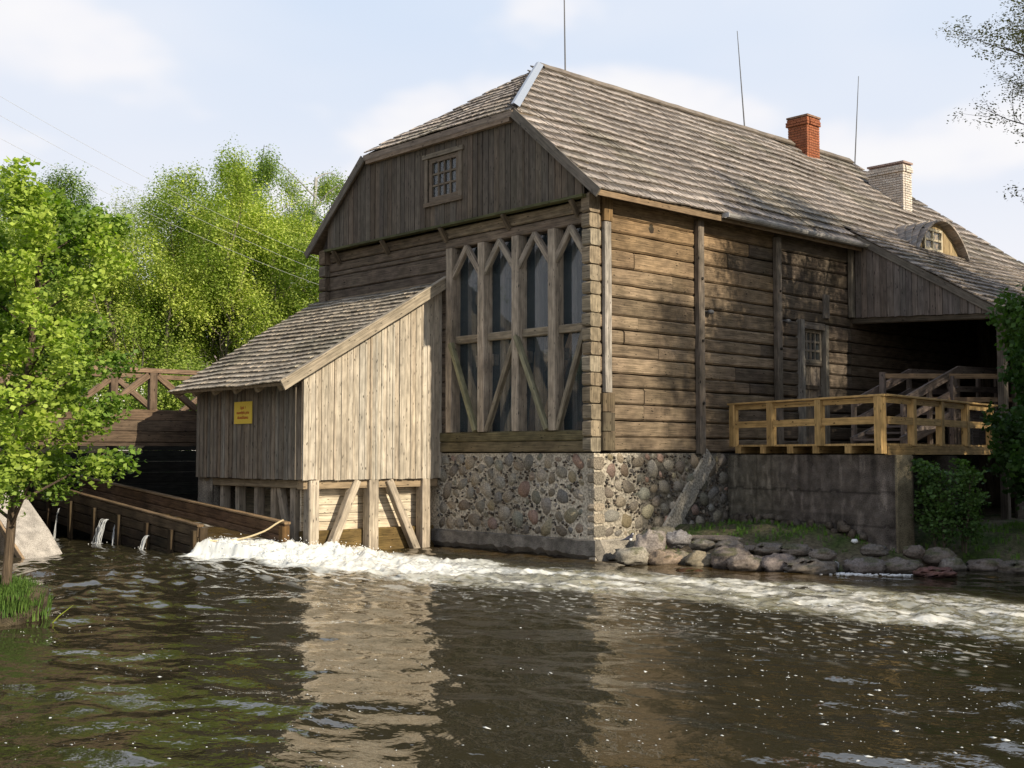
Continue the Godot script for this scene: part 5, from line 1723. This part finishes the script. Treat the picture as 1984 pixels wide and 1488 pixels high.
	while pts.size() < 1500:
		var x := rf(0.4, 8.5)
		var z := rf(-7.5, 0.2)
		var h := ground_h(x, z)
		if h < 0.22: continue
		if z > -3.83 + 0.258 * x - 0.05 and false: continue
		if z < -3.83 + 0.258 * x + 0.02 and x < 4.25: continue
		var path := absf((z + 1.75 + 0.28 * (x - 3.0)))
		var want := 0.25 + 0.75 * smoothstep(0.3, 0.6, path)
		want *= smoothstep(-0.25, 0.25, nz2.get_noise_2d(x * 5.0, z * 5.0) + 0.05)
		if rng.randf() > want: continue
		pts.append(Vector3(x, h - 0.01, z))
	for q in B:
		for k in 9:
			if rng.randf() < 0.5: continue
			var x: float = q[0] + rf(-0.25, 0.25)
			var z: float = q[1] - 0.18 + rf(-0.15, 0.1)
			var h := ground_h(x, z)
			if h > WL: pts.append(Vector3(x, h + 0.02, z))
	grass("bank_grass", pts, 0.04, 0.12, "short green grass on the right bank between stones and wall")

func grass(called: String, pts: Array, hmin: float, hmax: float, label: String, col := Color(0.10, 0.19, 0.03)) -> void:
	var mb := MB.new()
	for i in 9:      # one tuft
		var an := rf(0, TAU)
		var lean := rf(0.1, 0.7)
		var b := Vector3(rf(-0.3, 0.3), 0, rf(-0.3, 0.3))
		var dirg := Vector3(cos(an), 0, sin(an))
		var sdd := Vector3(-sin(an), 0, cos(an)) * 0.032
		var mid := b + dirg * lean * 0.35 + Vector3.UP * 0.6
		var tip := b + dirg * lean + Vector3.UP * rf(0.8, 1.0)
		mb.quad(b - sdd, b + sdd, mid + sdd * 0.8, mid - sdd * 0.8, b - dirg, Color.WHITE, Color.WHITE, Vector2.ZERO, Vector2.ONE)
		mb.quad(mid - sdd * 0.8, mid + sdd * 0.8, tip + sdd * 0.1, tip - sdd * 0.1, b - dirg, Color.WHITE, Color.WHITE, Vector2.ZERO, Vector2.ONE)
	var mm := MultiMesh.new()
	mm.transform_format = MultiMesh.TRANSFORM_3D
	mm.use_colors = true
	mm.mesh = mb.mesh(M.grass)
	mm.instance_count = pts.size()
	for i in pts.size():
		var h := rf(hmin, hmax)
		mm.set_instance_transform(i, Transform3D(Basis(Vector3.UP, rf(0, TAU)).scaled(Vector3(h * 0.9, h, h * 0.9)), pts[i]))
		mm.set_instance_color(i, vary(col, 0.35))
	var o := MultiMeshInstance3D.new()
	o.name = numbered(called)
	o.multimesh = mm
	add_child(o, true)
	tag(o, label, "grass", "", "stuff")

# ---------------------------------------------------------------- left bank: wing wall, tussock
func build_left_bank() -> void:
	var ww := thing("wing_wall", "sunlit pale concrete wing wall sloping down into the river at left", "wall", Vector3(-8.5, 0, 6.6))
	var mb := MB.new()
	var top := Color(0.56, 0.50, 0.42)
	var side := Color(0.44, 0.34, 0.24)
	# sloping top sheet: far edge z=6.30, near edge z=6.95
	var pr := [[-7.1, -0.25], [-7.35, 0.05], [-8.08, 0.52], [-9.2, 1.08], [-9.75, 1.46], [-10.6, 1.64], [-13.5, 1.9]]
	var pn := [[-6.85, -0.25], [-7.13, 0.02], [-7.75, 0.42], [-8.2, 0.64], [-8.75, 0.93], [-9.6, 1.25], [-12.5, 1.6]]
	for i in pr.size() - 1:
		for k in 6:
			var q := []
			for c in [[i, k], [i, k + 1], [i + 1, k + 1], [i + 1, k]]:
				var f: float = c[1] / 6.0
				var e := Vector3(pr[c[0]][0], pr[c[0]][1], 6.30).lerp(Vector3(pn[c[0]][0], pn[c[0]][1], 7.10), f)
				e.y += 0.02 * nz.get_noise_2d(e.x * 3.0, e.z * 3.0)
				q.append(e)
			mb.quad(q[0], q[1], q[2], q[3], (q[0] + q[2]) * 0.5 - Vector3.UP, top, top, Vector2.ZERO, Vector2.ONE)
		var dn := Vector3(0, -2.4, 0)
		var n0 := Vector3(pn[i][0], pn[i][1], 7.10)
		var n1 := Vector3(pn[i + 1][0], pn[i + 1][1], 7.10)
		mb.quad(n0, n1, n1 + dn, n0 + dn, n0 - Vector3.BACK, side, side, Vector2.ZERO, Vector2.ONE)
		var m0 := Vector3(pr[i][0], pr[i][1], 6.30)
		var m1 := Vector3(pr[i + 1][0], pr[i + 1][1], 6.30)
		mb.quad(m0, m1, m1 + dn, m0 + dn, m0 + Vector3.BACK, side, side, Vector2.ZERO, Vector2.ONE)
	obj("slab", mb, M.concrete, ww)
	one_bar("kerb", ww, M.concrete, Vector3(-7.05, 0.0, 7.13), Vector3(-8.9, 0.93, 7.13), Vector3.UP, 0.05, 0.12, Color(0.46, 0.32, 0.19), 0.01, 0.004, 8, 0.2)
	# tussock at the foot of the young tree
	var em := MB.new()
	blob(em, Vector3(0.75, 0.12, 10.3), Vector3(0.5, 0.34, 0.42), 0.2, 0.35, Color(0.10, 0.08, 0.05), 12, 20)
	var ts := thing("earth_mound", "small earth mound with undercut edge at the foot of the young tree", "mound", Vector3(0.75, 0.1, 10.3))
	obj("earth", em, M.earth, ts)
	var pts := []
	while pts.size() < 1100:
		var x := rf(-0.6, 1.25)
		var z := rf(9.7, 11.2)
		var q := Vector2((x - 0.75) / 0.5, (z - 10.3) / 0.42).length()
		var h := 0.12 + 0.34 * sqrt(maxf(0.0, 1.0 - q * q))
		if q > 1.0:
			h = ground_h(x, z)
			if h < WL + 0.05: continue
		pts.append(Vector3(x, h - 0.04, z))
	grass("tussock_grass", pts, 0.10, 0.22, "lush green grass tussock round the foot of the young tree", Color(0.085, 0.15, 0.03))
	var bl := MB.new()
	bl.tube(PackedVector3Array([Vector3(1.30, 0.05, 10.05), Vector3(1.45, 0.18, 10.0), Vector3(1.58, 0.30, 9.9)]), PackedFloat32Array([0.010, 0.008, 0.002]), 4, Color(0.35, 0.40, 0.06))
	tag(obj("reed_blade", bl, M.grass), "single yellow green reed blade leaning out over the water", "reed")
	# grass on the far left bank
	pts = []
	while pts.size() < 1500:
		var x := rf(-22.0, -7.4)
		var z := rf(6.5, 16.0)
		var h := ground_h(x, z)
		if h < 0.5: continue
		if z < 7.2 and x > -13.0: continue
		pts.append(Vector3(x, h - 0.02, z))
	grass("left_bank_grass", pts, 0.12, 0.35, "tall grass on the left bank behind the wing wall")

# ---------------------------------------------------------------- trees
func leaf_mesh(n: int, size: float, spread: float, slim: float) -> ArrayMesh:
	var mb := MB.new()
	for i in n:
		var c := Vector3(rf(-1, 1), rf(-1, 1), rf(-1, 1))
		c = c.normalized() * pow(rng.randf(), 0.4) * spread
		var d := Vector3(rf(-1, 1), rf(-0.8, 0.4), rf(-1, 1)).normalized()
		var s := d.cross(Vector3(rf(-1, 1), rf(0.2, 1.5), rf(-1, 1))).normalized()
		var l := size * rf(0.75, 1.25)
		var w := l * slim
		var nrm := d.cross(s)
		var t := shade(Color.WHITE, rf(0.8, 1.2))
		mb.quad(c, c + d * l * 0.5 + s * w * 0.5 + nrm * w * 0.12, c + d * l, c + d * l * 0.5 - s * w * 0.5 + nrm * w * 0.12, c - Vector3.UP * 0.3 - d * 0.01, t, t, Vector2.ZERO, Vector2.ONE)
	return mb.mesh(M.leaf)

func grow(mb: MB, tips: Array, p: Vector3, dir: Vector3, length: float, rad: float, level: int, o: Dictionary) -> void:
	var path := PackedVector3Array([p])
	var radii := PackedFloat32Array([rad])
	var n := 4 if level > 0 else 6
	var d := dir
	var q := p
	var wander: float = o.get("wander", 0.25)
	for i in n:
		d = (d + Vector3(rf(-1, 1), rf(-0.6, 0.8), rf(-1, 1)) * wander * 0.5 + Vector3.UP * o.get("rise", 0.08) - Vector3.UP * o.get("droop", 0.0) * level * 0.3).normalized()
		q += d * length / n
		path.append(q)
		radii.append(rad * lerpf(1.0, (0.45 if level == 0 else 0.22) if level < o.levels else 0.25, float(i + 1) / n))
	mb.tube(path, radii, 7 if level == 0 else (5 if level < 2 else 4), vary(o.bark, 0.12))
	if level >= o.levels:
		for i in range(1, n + 1): tips.append(path[i])
		return
	if level == o.levels - 1:
		for i in range(2, n + 1): tips.append(path[i])
	var kids: int = o.kids[level]
	for k in kids:
		var f := lerpf(o.get("from", 0.3) if level == 0 else 0.25, 1.0, (k + rf(0.2, 0.9)) / kids)
		var idx := clampf(f * n, 0.0, n - 0.001)
		var b := path[int(idx)].lerp(path[int(idx) + 1], idx - int(idx))
		var an := rf(0, TAU) if level > 0 else TAU * (k * 0.382) + rf(-0.4, 0.4)
		var side := Vector3(cos(an), 0, sin(an))
		side = (side - d * side.dot(d)).normalized()
		var open: float = o.get("open", 0.8) * rf(0.75, 1.25)
		var nd := (d * cos(open) + side * sin(open)).normalized()
		if o.has("bias"): nd = (nd + o.bias).normalized()
		var sl: float = o.get("shrink", 0.55)
		grow(mb, tips, b, nd, length * sl * rf(0.75, 1.2) * (1.15 - 0.45 * f if level == 0 else 1.0), lerpf(rad, rad * 0.4, f) * o.get("rk", 0.62), level + 1, o)

func tree(called: String, label: String, group: String, at: Vector3, o: Dictionary, leaves: ArrayMesh, count: int, cols: Array, category := "tree") -> void:
	rng.seed = hash(label)
	var root := thing(called, label, category, at, group)
	var mb := MB.new()
	var tips := []
	for s in o.get("stems", 1):
		var an: float = TAU * s / maxf(o.get("stems", 1), 1) + rf(-0.3, 0.3)
		var lean: float = o.get("lean", 0.05)
		var dir: Vector3 = Vector3(cos(an) * lean, 1.0, sin(an) * lean) + o.get("tilt", Vector3.ZERO)
		grow(mb, tips, at + Vector3(cos(an), 0, sin(an)) * (0.25 if o.get("stems", 1) > 1 else 0.0) - Vector3.UP * 0.2, dir.normalized(), o.height * rf(0.9, 1.05), o.rad, 0, o)
	obj("trunk", mb, M.bark, root)
	var mm := MultiMesh.new()
	mm.transform_format = MultiMesh.TRANSFORM_3D
	mm.use_colors = true
	mm.mesh = leaves
	mm.instance_count = count
	var fl: float = o.get("fluff", 0.3)
	var gap: float = o.get("gap", -0.28)
	var kept := []
	for q in tips:
		if nz2.get_noise_3dv((q as Vector3) * o.get("gapf", 1.5)) > gap: kept.append(q)
	if kept.size() > 20: tips = kept
	for i in count:
		var p: Vector3 = tips[rng.randi() % tips.size()]
		p += Vector3(rf(-1, 1), rf(-1, 0.8) - o.get("hang", 0.0) * rng.randf(), rf(-1, 1)) * fl
		if o.has("floor"): p.y = maxf(p.y, o.floor + rf(0, 0.3))
		var sc := rf(0.7, 1.3)
		var tone: float = clampf(0.5 + nz2.get_noise_3dv(p * 0.9) * 1.5 + rf(-0.28, 0.28), 0.0, 1.0)
		mm.set_instance_transform(i, Transform3D(Basis.from_euler(Vector3(rf(-0.4, 0.4), rf(0, TAU), rf(-0.4, 0.4))).scaled(Vector3.ONE * sc), p - at))
		mm.set_instance_color(i, vary((cols[0] as Color).lerp(cols[1], tone), 0.15))
	var cr := MultiMeshInstance3D.new()
	cr.name = "crown"
	cr.multimesh = mm
	root.add_child(cr)
	tag(cr, "", "", "", "stuff")

func build_trees() -> void:
	var small := leaf_mesh(14, 0.088, 0.30, 0.62)
	var tiny := leaf_mesh(9, 0.085, 0.16, 0.7)
	var alder := leaf_mesh(9, 0.058, 0.12, 0.75)
	var slim := leaf_mesh(12, 0.12, 0.36, 0.32)
	var dangling := leaf_mesh(12, 0.075, 0.32, 0.6)
	var bud := leaf_mesh(9, 0.055, 0.15, 0.55)
	var gB := "trees beyond the footbridge"
	var yel := [Color(0.25, 0.34, 0.06), Color(0.54, 0.60, 0.13)]
	var mid := [Color(0.15, 0.24, 0.05), Color(0.34, 0.44, 0.09)]
	var pale := [Color(0.24, 0.30, 0.13), Color(0.38, 0.43, 0.2)]
	var barkg := Color(0.32, 0.28, 0.22)
	# the tall many-stemmed tree behind the shed, and its neighbours
	tree("tall_tree", "tall lime green tree with several pale bare stems behind the shed roof", gB, Vector3(-23.1, 1.7, -6.0), {"height": 7.4, "rad": 0.19, "stems": 6, "lean": 0.24, "levels": 3, "kids": [6, 4, 3], "bark": barkg, "from": 0.3, "open": 0.6, "shrink": 0.50, "fluff": 0.42, "wander": 0.25}, small, 10500, yel)
	tree("bushy_tree", "broad yellow green tree left of the tall many-stemmed one", gB, Vector3(-23.6, 1.7, -3.3), {"height": 5.6, "rad": 0.16, "stems": 4, "lean": 0.26, "levels": 3, "kids": [6, 4, 3], "bark": barkg, "from": 0.15, "open": 0.7, "shrink": 0.50, "fluff": 0.45}, small, 7500, yel)
	tree("birch", "slender birch with hanging twigs beside the mill eave", gB, Vector3(-29.6, 1.7, -13.0), {"height": 12.2, "rad": 0.16, "stems": 1, "levels": 3, "kids": [16, 4, 3], "bark": Color(0.5, 0.48, 0.45), "from": 0.3, "open": 0.75, "shrink": 0.26, "droop": 0.9, "fluff": 0.3, "hang": 2.6}, dangling, 5200, [Color(0.12, 0.19, 0.04), Color(0.27, 0.36, 0.07)])
	tree("birch", "second birch showing its crown above the tall lime green tree", gB, Vector3(-29.5, 1.7, -10.0), {"height": 12.9, "rad": 0.16, "stems": 1, "levels": 3, "kids": [14, 4, 3], "bark": Color(0.5, 0.48, 0.45), "from": 0.35, "open": 0.7, "shrink": 0.26, "droop": 0.8, "fluff": 0.3, "hang": 2.0}, dangling, 4600, [Color(0.12, 0.20, 0.04), Color(0.27, 0.37, 0.07)])
	tree("willow", "pale silvery thin-leaved willow standing far behind at left", gB, Vector3(-41.6, 1.7, -9.6), {"height": 9.6, "rad": 0.25, "stems": 3, "lean": 0.18, "levels": 3, "kids": [8, 4, 3], "bark": barkg, "from": 0.25, "open": 0.6, "shrink": 0.45, "fluff": 0.8}, slim, 4200, pale)
	tree("far_tree", "dark topped tree at the far left behind the young tree", gB, Vector3(-31.8, 1.7, -2.2), {"height": 9.4, "rad": 0.2, "stems": 2, "lean": 0.1, "levels": 3, "kids": [9, 4, 3], "bark": barkg, "from": 0.15, "open": 0.7, "shrink": 0.36, "fluff": 0.4}, small, 5600, mid)
	tree("far_tree", "mid green tree filling the gap left of the bushy yellow one", gB, Vector3(-27.5, 1.7, -1.6), {"height": 6.6, "rad": 0.18, "stems": 3, "lean": 0.2, "levels": 3, "kids": [7, 4, 3], "bark": barkg, "from": 0.1, "open": 0.75, "shrink": 0.45, "fluff": 0.45}, small, 6000, [Color(0.22, 0.31, 0.06), Color(0.46, 0.54, 0.12)])
	tree("far_tree", "green tree at the left edge beyond the footbridge", gB, Vector3(-26.5, 1.7, 2.2), {"height": 6.4, "rad": 0.18, "stems": 3, "lean": 0.2, "levels": 3, "kids": [7, 4, 3], "bark": barkg, "from": 0.1, "open": 0.75, "shrink": 0.45, "fluff": 0.45}, small, 4600, mid)
	tree("far_tree", "green tree hugging the mill wall beyond the shed roof", gB, Vector3(-21.5, 1.7, -8.6), {"height": 6.2, "rad": 0.17, "stems": 3, "lean": 0.2, "levels": 3, "kids": [7, 4, 3], "bark": barkg, "from": 0.1, "open": 0.75, "shrink": 0.45, "fluff": 0.42}, small, 5200, [Color(0.24, 0.33, 0.06), Color(0.50, 0.57, 0.12)])
	# undergrowth beyond the bridge
	var und := [[-19.0, -2.0, "green bush just behind the peak of the bridge truss"], [-18.6, -5.0, "green bush behind the lower edge of the shed roof"], [-20.0, 1.6, "green bush seen over the left part of the footbridge"], [-18.8, 4.6, "green bush near the left end of the footbridge"], [-21.0, 7.5, "green bush at the far left behind the footbridge"]]
	for q in und:
		tree("bush", q[2], "bushes beyond the footbridge", Vector3(q[0], 1.6, q[1]), {"height": 2.4, "rad": 0.06, "stems": 7, "lean": 0.45, "levels": 2, "kids": [6, 4], "bark": Color(0.15, 0.12, 0.08), "from": 0.1, "open": 0.8, "shrink": 0.5, "fluff": 0.4}, small, 1900, [Color(0.18, 0.26, 0.05), Color(0.42, 0.50, 0.10)], "bush")
	# young alder on the tussock
	tree("young_tree", "young leafy alder growing from the grass tussock at the left edge", "", Vector3(0.86, 0.35, 10.38), {"height": 4.15, "rad": 0.06, "rk": 0.42, "stems": 1, "levels": 3, "kids": [26, 5, 3], "bark": Color(0.15, 0.11, 0.075), "from": 0.2, "open": 1.1, "shrink": 0.30, "fluff": 0.11, "wander": 0.12, "rise": 0.03, "tilt": Vector3(0.05, 0, -0.03), "gap": -0.4, "gapf": 4.0}, alder, 3700, [Color(0.14, 0.24, 0.04), Color(0.42, 0.52, 0.09)])
	# right bank, mostly outside the frame: they throw the shade on the wall
	var dark := [Color(0.035, 0.075, 0.018), Color(0.07, 0.13, 0.03)]
	tree("leafy_bush", "dark green tall bush in front of the porch post at the right edge", "", Vector3(6.5, 0.6, -5.1), {"height": 3.7, "rad": 0.06, "stems": 9, "lean": 0.16, "levels": 3, "kids": [10, 3, 3], "bark": Color(0.12, 0.10, 0.07), "from": 0.03, "open": 0.7, "shrink": 0.27, "fluff": 0.24, "gap": -1.0}, tiny, 8200, [Color(0.035, 0.085, 0.02), Color(0.10, 0.18, 0.04)], "bush")
	tree("shrub", "feathery green shrub growing up past the corner of the terrace", "", Vector3(4.95, 0.55, -3.15), {"height": 1.35, "rad": 0.022, "stems": 4, "lean": 0.12, "levels": 2, "kids": [10, 4], "bark": Color(0.12, 0.10, 0.07), "from": 0.05, "open": 0.75, "shrink": 0.25, "fluff": 0.08, "gap": -1.0}, alder, 560, [Color(0.04, 0.09, 0.025), Color(0.085, 0.15, 0.04)], "shrub")
	for q in [[5.6, -6.6, "dark shrub filling the shade under the terrace"], [6.4, -7.6, "dark shrub deepest in the shade right of the terrace"], [7.0, -5.2, "dark shrub at the right edge of the bank"]]:
		tree("shrub", q[2], "shrubs in the shade right of the terrace", Vector3(q[0], 0.6, q[1]), {"height": 1.9, "rad": 0.03, "stems": 7, "lean": 0.5, "levels": 2, "kids": [7, 4], "bark": Color(0.1, 0.08, 0.06), "from": 0.05, "open": 0.8, "shrink": 0.45, "fluff": 0.2}, tiny, 1700, dark, "shrub")
	tree("ash_tree", "sparse budding tree whose bare twigs reach in at the upper right", "", Vector3(8.3, 0.7, -6.0), {"height": 10.6, "rad": 0.2, "stems": 1, "levels": 3, "kids": [16, 7, 6], "rk": 0.5, "bark": Color(0.16, 0.135, 0.13), "from": 0.38, "open": 1.0, "shrink": 0.42, "fluff": 0.16, "wander": 0.35, "tilt": Vector3(-0.10, 0, 0.02), "gap": -1.0}, bud, 8000, [Color(0.12, 0.11, 0.08), Color(0.20, 0.18, 0.13)])
	var off := [[12.6, -5.6, 9.6, "big leafy tree on the right bank shading the log wall"], [14.5, -10.2, 10.4, "leafy tree farther along the right bank"], [11.2, -10.6, 9.0, "leafy tree behind the porch on the right bank"], [18.5, -6.0, 11.0, "leafy tree standing back from the right bank"], [13.2, -2.3, 4.6, "low spreading tree at the water side of the right bank"]]
	for q in off:
		tree("shade_tree", q[3], "trees on the right bank", Vector3(q[0], 0.9, q[1]), {"height": q[2], "rad": 0.24, "stems": 2, "lean": 0.1, "levels": 3, "kids": [10, 4, 3], "bark": Color(0.2, 0.17, 0.13), "from": 0.12, "open": 0.75, "shrink": 0.36, "fluff": 0.5}, small, 4200, mid)
	# left bank, outside the frame: seen mirrored in the panes
	for q in [[-13.0, 16.0, 4.2, "leafy tree on the left bank upstream of the young tree"], [-8.0, 21.0, 7.6, "leafy tree on the left bank across from the panes"], [-19.0, 11.5, 5.0, "leafy tree at the left end of the footbridge"], [-17.0, 16.5, 3.4, "dense tree on the left bank facing the panes"], [-21.5, 18.0, 3.5, "second dense tree on the left bank facing the panes"], [-25.0, 23.0, 4.4, "tree behind the dense ones on the left bank"]]:
		tree("bank_tree", q[3], "trees on the left bank", Vector3(q[0], 1.6, q[1]), {"height": q[2], "rad": 0.2, "stems": 2, "lean": 0.12, "levels": 3, "kids": [9, 4, 3], "bark": Color(0.2, 0.17, 0.13), "from": 0.12, "open": 0.75, "shrink": 0.40, "fluff": 0.45}, small, 3600, mid)
